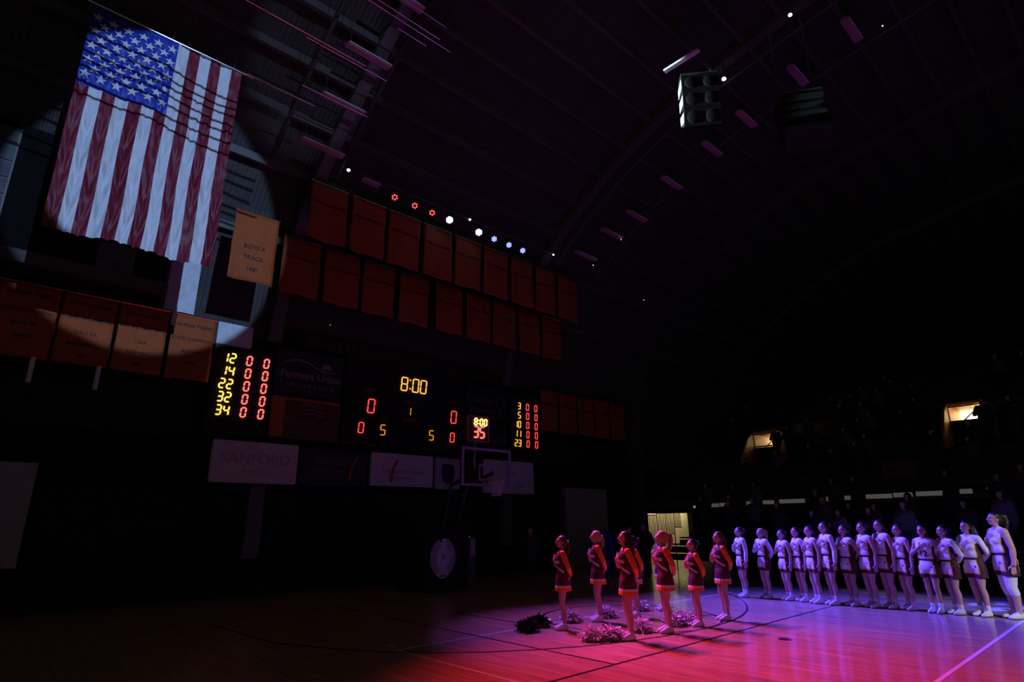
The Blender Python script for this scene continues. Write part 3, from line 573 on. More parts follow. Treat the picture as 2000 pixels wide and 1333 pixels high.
with Fix(t):
    cx, y = 11.05, GY + .25
    ob('housing', bx(cx - .42, cx + .36, y, y + .16, 4.20, 4.92, bev=.015), M['blackmetal'], t)
    bm = bmesh.new()
    for a in ((-.42, .36, 4.90, 4.94), (-.42, .36, 4.18, 4.22), (-.44, -.40, 4.18, 4.94), (.34, .38, 4.18, 4.94)): box(bm, cx + a[0], cx + a[1], y - .02, y + .02, a[2], a[3])
    ob('rim_light', bm, M['rimred'], t)
    for c, x in (('8', -.14), ('0', .07), ('0', .23)): digit(c, cx + x, y - .02, 4.76, .19, 'led_hot', t, wr=.5, t=.16)
    for z in (4.71, 4.80): ob('colon_dot', bx(cx - .045, cx - .02, y - .03, y - .01, z - .012, z + .012), M['led_hot'], t)
    for c, x in (('3', -.13), ('5', .10)): digit(c, cx + x, y - .02, 4.46, .32, 'led_rb', t, wr=.5, t=.15)
    ob('post', cyl(bmesh.new(), (cx - .1, y + .08, 3.4), (cx - .1, y + .08, 4.25), .025), M['bbline'], t)
t = thing('outlet_box', 'small grey box with a green light beside the goal base', 'box', (12.55, 15.6, 0))
with Fix(t):
    ob('case', bx(12.42, 12.72, 15.5, 15.8, 0, 1.45, bev=.02), M['jacket2'], t); ob('indicator', bx(12.36, 12.44, 15.48, 15.5, 1.47, 1.5), M['indicator'], t); 
    ob('panel', bx(12.5, 12.7, 15.49, 15.5, .9, 1.4), M['signgrey'], t)

# ------------------------------------------------------------------ lower bleachers on the right
BY0, BY1 = -7.0, 13.6
t = thing('bleachers', 'dark pull-out bleachers with plank rows behind the line-up', 'bleachers', (22, 3, 0))
ROWS = [(20.2 + .72 * k, .78 + .225 * k) for k in range(6)]
with Fix(t):
    for k, (x, z) in enumerate(ROWS):
        for j in range(4):
            a = BY0 + j * 5.15
            ob('bench', bx(x, x + .28, a + .02, a + 5.13, z, z + .05), M['bench'], t)
        ob('deck', bx(x + .28, x + .74, BY0, BY1, z - .22, z - .18), M['black'], t)
        ob('riser', bx(x + .02, x + .05, BY0, BY1, max(0, z - .27), z - .05), M['black'], t)
    ob('back_wall', bx(24.6, 24.7, BY0, BY1, 0, 1.95), M['black'], t)
# end guard rail: stepped frame of upright bars, seen against the lit passage
t = thing('guard_rail', 'stepped guard rail of thin upright bars in front of the lit passage', 'railing', (22.2, 13.9, 0))
with Fix(t):
    for x0, x1, z0, z1 in ((19.6, 20.0, .75, 1.9), (20.02, 20.6, .9, 2.12), (20.62, 21.2, 1.15, 2.32), (21.22, 21.8, 1.4, 2.45), (21.82, 22.4, 1.65, 2.55)):
        for z in (z0, z1): ob('rail', cyl(bmesh.new(), (x0, 13.9, z), (x1, 13.9, z), .02, n=6), M['blackmetal'], t)
        ob('post', cyl(bmesh.new(), (x0, 13.9, 0), (x0, 13.9, z1), .022, n=6), M['blackmetal'], t)
        for j in range(1, 6): x = x0 + (x1 - x0) * j / 6; ob('bar', cyl(bmesh.new(), (x, 13.9, z0), (x, 13.9, z1), .017, n=6), M['blackmetal'], t)
# glowing strips added for the lit concourse gap glimpsed behind the top row
t = thing('walkway_glow', 'broken line of pale glowing strips for the lit gap behind the top bleacher row', 'light fixture', (24.4, 9, 2.3))
with Fix(t):
    for y0, y1, m in ((14.41, 13.91, 'slot'), (13.88, 13.2, 'slotdim'), (13.15, 12.7, 'slotdim'), (11.95, 11.5, 'slotdim'), (11.25, 10.8, 'slotdim'), (10.58, 9.6, 'slotdim'), (9.19, 8.83, 'slot'), (8.8, 8.6, 'slotdim'), (8.15, 7.9, 'slotdim'), (7.43, 6.6, 'slotdim'), (6.55, 5.97, 'slotdim'), (5.86, 5.05, 'slotdim'), (4.62, 4.28, 'slotdim'), (3.9, 3.3, 'slotdim')):
        z = 2.43 + (14.4 - y0) * .0245
        ob('tube', bx(24.3, 24.34, y1, y0, z, z + (.15 if m == 'slotdim' else .09)), M[m], t)
        ob('lip', bx(24.26, 24.30, y1, y0, z - .10, z - .06), M['steel'], t)

# upper stand with two lit stairway openings
up = struct(ob('floor_upper_stand', bx(25.0, 26.2, -10, 18.2, 2.55, 2.7), M['concrete']))
VOM = [(12.85, 5.56), (4.36, 5.80)]
for k in range(15):
    x = 26.2 + .78 * k; z = 2.75 + .46 * k
    segs = [(-10, 18.2)]
    if 29.4 < x < 33.2:
        segs = [(-10, 3.1), (5.7, 11.6), (14.2, 18.2)]
    for a, c in segs: ob('step', bx(x, x + .80, a, c, z - .5, z), M['concrete'], up); ob('seat_row', bx(x + .42, x + .78, a + .1, c - .1, z + .30, z + .36), M['bench'], up)
for i, (vy, vz) in enumerate(VOM):
    t = thing('stairway_opening', ('smaller warm-lit stairway opening high in the stand, nearer the arch' , 'larger warm-lit stairway opening high in the stand at the right')[i], 'doorway', (30.2, vy, vz - .8))
    with Fix(t):
        z0, z1 = vz - .75, vz + .62; y0, y1 = vy + (.25, .0)[i], vy + 1.15
        ob('back_wall', bx(32.3, 32.4, y0, y1, z0, z1), M['warm'], t); ob('ceiling_slab', bx(30.2, 32.4, y0, y1, z1, z1 + .12), M['orange_lit'], t); ob('floor_slab', bx(30.2, 32.4, y0, y1, z0 - .1, z0), M['concrete'], t)
        ob('side_wall', bx(30.2, 32.4, y1, y1 + .1, z0, z1 + .12), M['orange_lit'], t); ob('side_wall', bx(30.2, 32.4, y0 - .1, y0, z0, z1 + .12), M['orange_lit'], t)
        ob('glow_strip', bx(32.2, 32.29, y0 + .05, y1 - .05, vz + .22, vz + .6), mat('back_wall_glow', (.8, .8, .7), emit=(1, .88, .5), es=5, var=0), t)  # glowing strip added to stand in for the bright back wall
        bm = bmesh.new(); P = [(28.6, z0 - .5), (30.2, z0 - .2), (30.2, z1 + .1), (29.5, z1 - .3), (28.6, z0)]
        for q in (y1, y1 + .1): bm.faces.new([bm.verts.new((a, q, c)) for a, c in P])
        fs = bm.faces[:]; n = len(P); bm.verts.ensure_lookup_table()
        for j in range(n): bm.faces.new((bm.verts[j], bm.verts[(j+1) % n], bm.verts[n + (j+1) % n], bm.verts[n + j]))
        ob('parapet', bm, M['orange_lit'], t)
        ob('front_panel', bx(30.1, 30.18, y0 - .1, y1 + .1, z0 - .9, vz - (.12, .02)[i]), M['black'], t)
        for a, c in (((30.15, y0, z1 - .05), (30.15, y1, z1 - .05)), ((30.15, y1, z0), (30.15, y1, z1 - .05)), ((30.15, y0, vz - .05), (30.15, y1, vz - .05))): ob('frame_pipe', cyl(bmesh.new(), a, c, .035), M['orange_lit'], t)
        ob('handrail', cyl(bmesh.new(), (30.6, y1 - .1, z0 + .5), (32.0, y0 + .6, z1 - .1), .03), M['blackmetal'], t)
        l = bpy.data.lights.new('stairway_lamp', 'POINT'); l.energy = 14; l.color = (1, .62, .16); l.shadow_soft_size = .15; o = bpy.data.objects.new('stairway_lamp', l); COL.objects.link(o); o.location = (30.9, vy + .2, z1 - .2)
tag(ob('fascia_sign', bx(25.0, 25.06, 5.9, 6.9, 3.3, 3.95), M['adred']), 'small dark red sign hung on the front of the upper stand', 'sign')
ob('lettering', bx(24.985, 25.0, 6.0, 6.8, 3.55, 3.7), M['lettering'], bpy.data.objects['fascia_sign'])
tag(ob('equipment_tarp', bx(18.0, 18.9, 14.6, 15.3, 0, 1.55, bev=.15), M['blue']), 'blue covered equipment standing left of the guard rail, mostly in shadow', 'tarp')

# ------------------------------------------------------------------ people
TORSO = [(-.005, .86, .105, .155), (-.015, .92, .118, .172), (-.01, 1.0, .102, .155), (0, 1.08, .088, .128), (.005, 1.18, .098, .136), (.008, 1.27, .108, .150), (0, 1.35, .096, .160), (-.01, 1.41, .072, .135), (-.012, 1.455, .05, .062)]
def RT(o=0, z0=0, z1=9, fat=1): return [(cx, 0, z, (rx + o) * (1 + (fat-1) * (1 if z < 1.36 else .3)), (ry + o) * (1 + (fat-1) * (.8 if z < 1.36 else .3))) for cx, z, rx, ry in TORSO if z0 <= z <= z1]
ARMS = dict(heart=((-.01, -.172, 1.385), (.080, -.235, 1.135), (.150, -.045, 1.265)),
            back=((-.01, .172, 1.385), (-.11, .235, 1.13), (-.165, .06, .985)),
            down=((-.01, .172, 1.385), (-.035, .225, 1.11), (.0, .235, .865)))
def limb(bm, J, R):
    for (a, ra), (c, rc) in zip(zip(J, R), list(zip(J, R))[1:]): capsule(bm, a, ra, c, rc)
def arm(bm, key, o=0, fat=1, upto=1.0):
    s, e, w_ = [Vector(p) for p in ARMS[key]]
    if fat > 1: e = e + Vector((0, .03 if e.y > 0 else -.03, 0)); s = s + Vector((0, .012 if s.y > 0 else -.012, 0)); w_ = w_ + Vector((.02 if key == 'heart' else 0, .03 if key == 'down' else 0, 0))
    capsule(bm, s, .052 * fat + o, (s + e) / 2, .047 * fat + o); capsule(bm, (s + e) / 2, .047 * fat + o, e, .038 * fat + o)
    m = e + (w_ - e) * .3; end = e + (w_ - e) * upto
    capsule(bm, e, .038 * fat + o, m, .040 * fat + o); capsule(bm, m, .040 * fat + o, end, .027 * fat + o)
def hand(bm, key):
    e, w_ = Vector(ARMS[key][1]), Vector(ARMS[key][2]); d = (w_ - e).normalized()
    if key == 'heart':
        d = Vector((-.12, .88, .44)).normalized(); nrm = Vector((1, .15, 0)); side = Vector((0, -.45, .89)); curl = Vector((-.35, .6, .3))
    elif key == 'back':
        d = Vector((-.05, -.93, -.25)).normalized(); nrm = Vector((-1, 0, 0)); side = Vector((0, -.2, .95)); curl = Vector((.25, -.6, -.1))
    else:
        d = Vector((.12, .0, -.99)).normalized(); nrm = Vector((0, 1, 0)); side = Vector((.99, 0, .1)); curl = Vector((.15, -.25, -.8))
    k0 = w_ + d * .085
    for s in (-.026, -.009, .009, .026): capsule(bm, w_ + side * s * .7, .0155, k0 + side * s, .0135)
    for s, L in ((-.030, .058), (-.011, .074), (.010, .080), (.030, .070)):
        a = k0 + side * s; m = a + d * L * .5 + side * s * .1; e2 = m + (d * .55 + curl.normalized() * .45) * L * .5
        capsule(bm, a, .0105, m, .0098); capsule(bm, m, .0098, e2, .0085)
    b0 = w_ + d * .03 + side * .028; m = b0 + (d * .55 + side * .8).normalized() * .045; capsule(bm, b0, .0135, m, .0115); capsule(bm, m, .0115, m + (d * .9 + side * .3).normalized() * .034, .0095)
def headfix(me, tilt, yaw=0):
    Rm = Matrix.Translation((-.005, 0, 1.475)) @ Matrix.Rotation(yaw, 4, 'Z') @ Matrix.Rotation(-tilt, 4, 'Y') @ Matrix.Translation((.005, 0, -1.475)); me.transform(Rm)
def head(bm, tilt, yaw=0):
    h = bmesh.new()
    ell(h, (.015, 0, 1.605), (.098, .077, .100)); ell(h, (.045, 0, 1.565), (.066, .060, .085)); ell(h, (.066, 0, 1.515), (.040, .036, .030))
    capsule(h, (.108, 0, 1.60), .010, (.128, 0, 1.568), .0145); ell(h, (.100, 0, 1.612), (.014, .045, .012)); ell(h, (.098, 0, 1.533), (.018, .026, .012))
    for s in (-1, 1): ell(h, (.012, s * .078, 1.575), (.020, .010, .031)); ell(h, (.075, s * .040, 1.562), (.03, .022, .028))
    me = bpy.data.meshes.new('t'); h.to_mesh(me); h.free(); headfix(me, tilt, yaw); bm.from_mesh(me); bpy.data.meshes.remove(me)
def legs(bm, fat=1, o=0):
    for s in (-1, 1):
        J = [(-.012, s * .088, .88), (.012, s * .084, .66), (.022, s * .078, .49), (-.012, s * .080, .36), (-.012, s * .076, .20), (-.015, s * .074, .085)]
        limb(bm, J, [r + o for r in (.092 * fat, .074 * fat, .054 * fat, .053 * fat, .040 * fat, .034 * fat)])
        capsule(bm, (-.03, s * .074, .045), .036, (.13, s * .082, .035), .027)
def make_body(armL, tilt, fat=1, yaw=0):
    bm = bmesh.new(); loft(bm, RT(fat=fat))
    for s in (-1, 1): ell(bm, (.075, s * .066, 1.245), (.058 * fat, .062, .062)); capsule(bm, (-.01, 0, 1.40), .055, (-.01, s * .16, 1.385), .05); ell(bm, (-.07, s * .07, .90), (.075 * fat, .085, .09))
    capsule(bm, (-.012, 0, 1.42), .052, (.012, 0, 1.53), .046)
    legs(bm, fat); arm(bm, 'heart', 0, fat); arm(bm, armL, 0, fat); hand(bm, 'heart'); hand(bm, armL); head(bm, tilt, yaw)
    return remesh(bm, .0085, 3, 'body')
def torso_shell(bm, o, fat, z0, top=1.42, straps=True):
    loft(bm, RT(o, z0, top, fat))
    for s in (-1, 1):
        ell(bm, (.075, s * .066, 1.245), (.058 * fat + o, .062 + o, .062 + o))
        if straps: capsule(bm, (-.01, s * .06, 1.405), .05 + o, (-.01, s * .135, 1.392), .045 + o)
def make_uniform():
    bm = bmesh.new(); torso_shell(bm, .013, 1, .86)
    loft(bm, [(-.012, 0, z, rx, ry) for z, rx, ry in ((1.06, .098, .142), (1.0, .118, .170), (.92, .142, .192), (.82, .150, .198), (.76, .156, .204), (.695, .162, .210))], 72, pleat=lambda z, t: (.025 * max(0, (1.0 - z) / .3)) * math.cos(18 * t))
    me = remesh(bm, .0085, 1, 'uniform')
    def f(c, n):
        if c.z < .700 and n.z < -.6: return 'uniform'
        if c.z < .760: return 'hem_band'
        if c.z < .792: return 'skirt_band'
        th = abs(math.atan2(c.y, c.x)); zc = 1.175 - .075 * min(th, 1.9)
        if zc - .022 < c.z < zc + .022 and th < 1.75: return 'chest_stripe'
        return 'uniform'
    return split(me, f), me
def make_sleeves(armL):
    out = []
    for k in ('heart', armL): bm = bmesh.new(); arm(bm, k, .0085, 1, .93); out.append(remesh(bm, .0085, 2, 'sleeve'))
    return out
def make_shoes(fat=1):
    out = []
    for s in (-1, 1):
        bm = bmesh.new(); y = s * .078
        capsule(bm, (-.038, s * .074, .050), .042, (.06, s * .079, .046), .040); capsule(bm, (.06, s * .080, .042), .041, (.150, s * .086, .032), .028); capsule(bm, (-.028, s * .074, .06), .042, (-.016, s * .074, .100), .041)
        capsule(bm, (.01, s * .076, .088), .033, (.085, s * .08, .058), .030)
        ell(bm, (-.03, s * .074, .016), (.055, .040, .016)); ell(bm, (.03, s * .078, .016), (.08, .038, .016)); ell(bm, (.10, s * .084, .016), (.085, .043, .016))
        me = remesh(bm, .0085, 2, 'shoe'); out.append(split(me, lambda c, n: 'sole' if c.z < .022 else 'shoe'))
    return out
def make_socks(hi=.17):
    bm = bmesh.new()
    for s in (-1, 1): capsule(bm, (-.015, s * .074, .10), .042, (-.012, s * .076, hi), .045)
    return remesh(bm, .01, 1, 'sock')
def make_hair(style, tilt, yaw=0):
    bm = bmesh.new(); ell(bm, (.004, 0, 1.620), (.104, .086, .104)); ell(bm, (-.03, 0, 1.585), (.085, .082, .105))
    if style == 'pony': limb(bm, [(-.09, 0, 1.66), (-.145, 0, 1.65), (-.165, 0, 1.56), (-.155, 0, 1.44), (-.145, 0, 1.36)], [.035, .04, .045, .036, .014])
    if style == 'lowpony': limb(bm, [(-.10, 0, 1.60), (-.135, 0, 1.56), (-.14, .01, 1.45), (-.135, .01, 1.38)], [.03, .036, .036, .016])
    if style == 'bun': ell(bm, (-.125, 0, 1.655), (.045, .048, .045))
    if style == 'long':
        for s in (-.055, 0, .055): limb(bm, [(-.07, s, 1.60), (-.105, s * 1.4, 1.48), (-.125, s * 1.6, 1.34), (-.135, s * 1.5, 1.22)], [.055, .055, .046, .018])
        for s in (-1, 1): limb(bm, [(-.01, s * .075, 1.60), (-.03, s * .092, 1.48), (-.04, s * .11, 1.36)], [.035, .036, .016])
    me = remesh(bm, .009, 2, 'hair')
    def f(c, n):
        if c.x > .030 and c.z < 1.655 - .0 and not (style == 'long' and abs(c.y) > .07 and c.z < 1.57 and c.x < .02): return None
        if c.x > .055 and c.z < 1.668: return None
        if -.015 < c.x <= .03 and c.z < 1.60 and style != 'long': return None
        if c.z < 1.52 and c.x > -.05 and style != 'long': return None
        return 'hair'
    m = split(me, f)['hair']; headfix(m, tilt, yaw); return m
def make_face(tilt, yaw=0):
    out = {}
    for s in (-1, 1):
        for nme, a in (('eye', ((.098, s * .034, 1.588), (.010, .014, .0075))), ('eyebrow', ((.104, s * .036, 1.612), (.006, .020, .004)))):
            bm = bmesh.new(); ell(bm, *a, n=10); me = bpy.data.meshes.new(nme); bm.to_mesh(me); bm.free(); headfix(me, tilt, yaw); out[nme + str(s)] = me
    bm = bmesh.new(); ell(bm, (.112, 0, 1.534), (.008, .020, .008), n=10); me = bpy.data.meshes.new('lips'); bm.to_mesh(me); bm.free(); headfix(me, tilt, yaw); out['lips'] = me
    return out
def drape_text(s, size, target, y, z, dirv=(1, 0, 0)):
    me = text_mesh(s, size, depth=0, bold=.004); tb = bmesh.new(); tb.from_mesh(me); bmesh.ops.triangulate(tb, faces=tb.faces[:])
    for _ in range(3):
        E_ = [e for e in tb.edges if e.calc_length() > .011]
        if E_: bmesh.ops.subdivide_edges(tb, edges=E_, cuts=1); bmesh.ops.triangulate(tb, faces=tb.faces[:])
    tb.to_mesh(me); tb.free(); bv = BVHTree.FromPolygons([v.co[:] for v in target.vertices], [list(p.vertices) for p in target.polygons])
    for v in me.vertices:                       # lettering reads from +X
        p = Vector((.6, y + v.co.x, z + v.co.z)); h = bv.ray_cast(p, Vector((-1, 0, 0)))
        v.co = (h[0] + Vector((.006, 0, 0))) if h[0] else Vector((.1, p.y, p.z))
    return me
def make_jersey(armL, fat, sleeves):
    bm = bmesh.new(); torso_shell(bm, .015, fat, 1.05)
    loft(bm, [(0, 0, z, rx * fat, ry * fat) for z, rx, ry in ((1.18, .110, .150), (1.10, .126, .168), (1.055, .122, .172), (1.035, .112, .160))])
    if sleeves:
        for k in ('heart', armL): arm(bm, k, .012, fat, .9)
    me = remesh(bm, .0085, 2, 'jersey')
    def f(c, n):
        th = abs(math.degrees(math.atan2(c.y, c.x - .0)))
        if c.z < 1.30 and abs(c.y) < .21 * fat:
            if 72 < th < 108: return 'side_panel'
            if 66 < th <= 72 or 108 <= th < 113: return 'gold_trim'
        if not sleeves and c.z > 1.36 and abs(c.y) > .165: return 'gold_trim'
        return 'jersey'
    return split(me, f), me
def make_shorts(fat):
    bm = bmesh.new(); loft(bm, [(-.012, 0, z, rx * fat, ry * fat) for z, rx, ry in ((1.06, .100, .145), (1.0, .118, .170), (.92, .134, .190), (.86, .132, .190), (.82, .12, .18))])
    for s in (-1, 1): loft(bm, [(-.005, s * .10, z, r * fat, r * fat * .98) for z, r in ((.90, .108), (.82, .110), (.74, .108), (.675, .110))])
    me = remesh(bm, .0085, 1, 'shorts')
    def f(c, n):
        th = abs(math.degrees(math.atan2(c.y, c.x)))
        if c.z > 1.0: return 'waistband'
        if c.z < .745: return 'hem_panel'
        if 62 < th < 118: return 'side_panel'
        if 55 < th <= 62 or 118 <= th < 125 or c.z < .765: return 'gold_trim'
        if (c.y - .105) ** 2 + (c.z - .88) ** 2 < .00035 and c.x > 0: return 'emblem'
        return 'shorts'
    return split(me, f)
TILT = .16
SH = make_shoes()
def add(root, name, me, m):
    o = ob(name, me, M[m], root); return o
def dress(root, D, skin, hair):
    for nme, me, m in D:
        add(root, nme, me, skin if m == 'SKIN' else hair if m == 'HAIR' else m)
def person(label, x, y, rz, h, D, skin='skin', hair='brown', group=None, wide=1):
    t = thing('person', label, 'person', (x, y, .004), rz, group); s = h / 1.70; t.scale = (s * wide, s * wide, s); dress(t, D, skin, hair); return t
def make_laces(s):
    bm = bmesh.new()
    for k in range(5):
        x = .028 + .017 * k; z = .121 - .0125 * k; capsule(bm, (x, s * .078 - .024, z - .006), .0045, (x + .006, s * .078 + .024, z - .006), .0045, 6)
    me = bpy.data.meshes.new('laces'); bm.to_mesh(me); bm.free(); return me
SHOES = [('laces', make_laces(s), 'sole') for s in (-1, 1)] + [('shoe', p['shoe'], 'shoe') for p in SH] + [('sole', p['sole'], 'sole') for p in SH]
FACE = make_face(TILT, 0)
BASEF = [(k.rstrip('-1'), me, 'lips' if k == 'lips' else 'eye') for k, me in FACE.items()]
HAIR = {k: make_hair(k, TILT) for k in ('pony', 'lowpony', 'bun', 'long')}
B_back, B_down = make_body('back', TILT), make_body('down', TILT)
UNI, UME = make_uniform(); SLV = make_sleeves('back'); LET = drape_text('TIGERS', .072, UME, .03, 1.225)
SOCK = make_socks()
CHEER = [('body', B_back, 'SKIN'), ('uniform', UNI['uniform'], 'maroon'), ('chest_stripe', UNI['chest_stripe'], 'uwhite'), ('skirt_band', UNI['skirt_band'], 'uwhite'), ('hem_band', UNI['hem_band'], 'uorange'), *[('sleeve', me, 'uorange') for me in SLV], ('lettering', LET, 'uwhite')] + SHOES + BASEF
rd = math.radians
CL = [('cheerleader in maroon and orange, farthest left, beside the black pom-poms', 8.87, 8.20, 1.65, 'lowpony', 'brown'), ('fair-haired cheerleader in maroon and orange, second from the left, back row', 10.06, 8.32, 1.72, 'lowpony', 'blonde'),
      ('long-dark-haired cheerleader in maroon and orange, nearest the camera, front row', 8.92, 6.72, 1.74, 'long', 'brown'), ('blonde ponytailed cheerleader in maroon and orange, second in the front row', 9.93, 6.63, 1.73, 'pony', 'blonde'),
      ('shortest cheerleader in maroon and orange, third in the front row', 10.92, 6.60, 1.56, 'bun', 'blackhair'), ('rightmost cheerleader in maroon and orange, next to the white-shirted players', 11.93, 6.58, 1.68, 'lowpony', 'brown'),
      ('cheerleader in the back row mostly hidden behind the long-haired one', 11.02, 8.10, 1.60, 'bun', 'blackhair'), ('cheerleader in the back row mostly hidden behind the blonde ponytailed one', 12.2, 8.22, 1.64, 'lowpony', 'brown')]
for i, (l, x, y, h, hs, hc) in enumerate(CL):
    t = person(l, x, y, rd(140 + (i * 37 % 9) - 4), h, CHEER + [('hair', HAIR[hs], 'HAIR')], 'skin', hc, 'cheerleaders in two rows')
    if i in (0, 1): bm = bmesh.new(); ell(bm, (-.135, 0, 1.60), (.02, .035, .03)); ob('hair_bow', bm, M['uwhite'], t, smooth=True)
# players
SHORT = make_shorts(1); J_tank, JM = make_jersey('back', 1, False); J_lback, _ = make_jersey('back', 1, True); J_ldown, _ = make_jersey('down', 1, True)
PM = dict(jersey='uwhite', side_panel='maroon', gold_trim='gold', shorts='uwhite', hem_panel='maroon', waistband='maroon', emblem='lettering')
def kit(body, J, SHT): return [('body', body, 'SKIN')] + [(k, me, PM[k]) for k, me in lr({q: v for q, v in J.items() if q in ('side_panel', 'gold_trim')})] + [(k, me, PM[k]) for k, me in J.items() if k not in ('side_panel', 'gold_trim')] + [('shorts_' + k if k in ('side_panel', 'gold_trim') else k, me, PM[k]) for k, me in lr({q: v for q, v in SHT.items() if q in ('side_panel', 'gold_trim', 'hem_panel')})] + [(k, me, PM[k]) for k, me in SHT.items() if k not in ('side_panel', 'gold_trim', 'hem_panel')] + [('sock', me, 'shoe') for k, me in lr({'sock': SOCK})] + SHOES + BASEF
K = dict(tb=kit(B_back, J_tank, SHORT), td=kit(B_down, J_tank, SHORT), lb=kit(B_back, J_lback, SHORT), ld=kit(B_down, J_ldown, SHORT))
PL = [(15.64, 8.01, 1.72, 'ld', 'bun', 'brown', 'long-sleeved player farthest from the camera, beside the rightmost cheerleader'), (15.81, 7.50, 1.69, 'lb', 'pony', 'blonde', 'player with a light ponytail, second in the line-up from the cheerleaders'),
      (15.79, 6.95, 1.66, 'td', 'bun', 'brown', 'third player in the line-up from the cheerleaders, slightly shorter than her neighbours'), (15.82, 6.60, 1.72, 'td', 'bun', 'blackhair', 'fourth player in the line-up from the cheerleaders, dark hair in a bun'),
      (15.70, 6.22, 1.75, 'td', 'lowpony', 'brown', 'fifth player in the line-up from the cheerleaders, hair in a low ponytail'), (15.68, 5.85, 1.84, 'ld', 'bun', 'brown', 'tall long-sleeved player, sixth in the line-up from the cheerleaders'),
      (15.80, 5.46, 1.77, 'tb', 'lowpony', 'brown', 'seventh player in the line-up, sleeveless, with her arm behind her back'), (15.84, 5.06, 1.83, 'td', 'bun', 'brown', 'eighth player in the line-up, sleeveless, between a shorter and a taller one'),
      (15.95, 4.72, 1.88, 'td', 'lowpony', 'brown', 'tall sleeveless player, ninth in the line-up, near its middle'), (15.94, 4.36, 1.78, 'td', 'bun', 'brown', 'tenth player in the line-up, fifth from the right end'),
      (15.84, 3.86, 1.77, 'tb', 'lowpony', 'blackhair', 'numbered player turned most toward the camera, fourth from the right end'), (15.91, 3.50, 1.76, 'lb', 'bun', 'blackhair', 'long-sleeved player with a dark bun, third from the right end'),
      (15.96, 3.07, 1.85, 'lb', 'long', 'blackhair', 'long-sleeved player with long dark hair, second from the right end')]
for i, (x, y, h, k, hs, hc, l) in enumerate(PL):
    t = person(l, x, y, rd({10: 168}.get(i, 146 + (i * 53 % 11) - 5)), h, K[k] + [('hair', HAIR[hs], 'HAIR')], 'skin2' if i in (6, 10) else 'skin', hc, 'players in white standing in a line')
    if i == 10: ob('number', drape_text('12', .17, JM, .0, 1.14), M['lettering'], t)
FAT = 1.20
BF = make_body('down', TILT, FAT); JF, _ = make_jersey('down', FAT, False); SF = make_shorts(FAT * .98)
bm = bmesh.new()
for s in (-1, 1): limb(bm, [(.012, s * .084, .66), (.022, s * .080, .49), (-.005, s * .080, .40)], [.10, .078, .072])
SLEEVE = remesh(bm, .009, 1, 'leg_sleeve')
person('tallest player at the right end in white, with white leg sleeves and a long ponytail', 16.0, 2.56, rd(126), 2.02, kit(BF, JF, SF) + [*[('leg_sleeve', me, 'uwhite') for k, me in lr({'l': SLEEVE})], ('hair', HAIR['pony'], 'HAIR')], 'skin', 'blackhair', 'players in white standing in a line')

# spectators: one coarse continuous figure in three builds
def crowd_mesh(armL, fat, v=.022):
    bm = bmesh.new(); loft(bm, RT(.03, fat=fat)); legs(bm, 1.05, .02); arm(bm, armL, .02, fat); arm(bm, 'heart', .02, fat); hand(bm, 'heart'); hand(bm, armL); capsule(bm, (-.012, 0, 1.42), .055, (.012, 0, 1.53), .05); head(bm, .15)
    ell(bm, (-.01, 0, 1.62), (.108, .09, .106))
    me = remesh(bm, v, 2, 'spectator')
    me.materials.append(M['jacket']); me.materials.append(M['skin2']); me.materials.append(M['jeans']); me.materials.append(M['blackhair'])
    for p in me.polygons:
        c = p.center; p.material_index = (2 if c.z < .92 and abs(c.y) < .22 else 3 if c.z > 1.49 and (c.x < .03 or c.z > 1.66) else 1 if c.z > 1.46 else 0)
    return me
CM = [crowd_mesh('down', 1.05), crowd_mesh('back', 1.15), crowd_mesh('down', 1.3)]
def spectator(label, x, y, z, rz, h, k, m, group):
    o = bpy.data.objects.new('person', CM[k % 3]); COL.objects.link(o); o.location = (x, y, z); o.rotation_euler = (0, 0, rz); s = h / 1.72; o.scale = (s, s, s)
    o.material_slots[0].link = 'OBJECT'; o.material_slots[0].material = M[m]; return tag(o, label, 'person', group)
rnd = random.Random(5); JK = ('jacket', 'jacket2', 'jacket3', 'jacket')
for k, (bx_, bz) in enumerate(ROWS[:5]):
    y = 12.6 - rnd.random() * .6
    while y > -1.0:
        if rnd.random() < (.45, .45, .2, .1, .1)[k]: spectator('shadowy spectator standing in the lower bleachers', bx_ + .5, y, bz - .178, rd(150 + rnd.uniform(-15, 15)), rnd.uniform(1.55, 1.85), rnd.randrange(3), rnd.choice(JK), 'spectators in the lower bleachers')
        y -= rnd.uniform(.62, .95)
for k in range(1, 11):
    x, z = 26.2 + .78 * k, 2.75 + .46 * k; y = 15.8 - rnd.random()
    while y > -1.5:
        if rnd.random() < .34 and not (28.0 < x < 33.3 and (2.9 < y < 6.5 or 11.4 < y < 14.9)): spectator('shadowy spectator standing in the upper stand', x + .22, y, z + .002, rd(155 + rnd.uniform(-15, 15)), rnd.uniform(1.5, 1.85), rnd.randrange(3), rnd.choice(JK), 'spectators in the upper stand')
        y -= rnd.uniform(.8, 1.5)
spectator('dark silhouette of a person against the lit passage at the bleacher end', 22.86, 13.2, 1.279, rd(160), 1.62, 0, 'jacket', None)
for i, y in enumerate((12.3, 11.4, 8.42, 7.68, 4.85, 13.55, 2.9)): spectator('shadowy spectator standing in the lower bleachers', 24.02, y, ROWS[5][1] - .178, rd(150), 1.62 + .03 * i, i, JK[i % 4], 'spectators in the lower bleachers')
for y, l in ((12.6, 'dark figure blocking the right part of the smaller stairway opening'), (12.0, 'dark figure right of the smaller stairway opening'), (4.25, 'dark figure blocking the right part of the larger stairway opening'), (3.4, 'dark figure right of the larger stairway opening')): spectator(l, 29.55, y, 4.60, rd(160), 1.72 + (.2 if y < 5 else 0), 2, 'jacket', None)
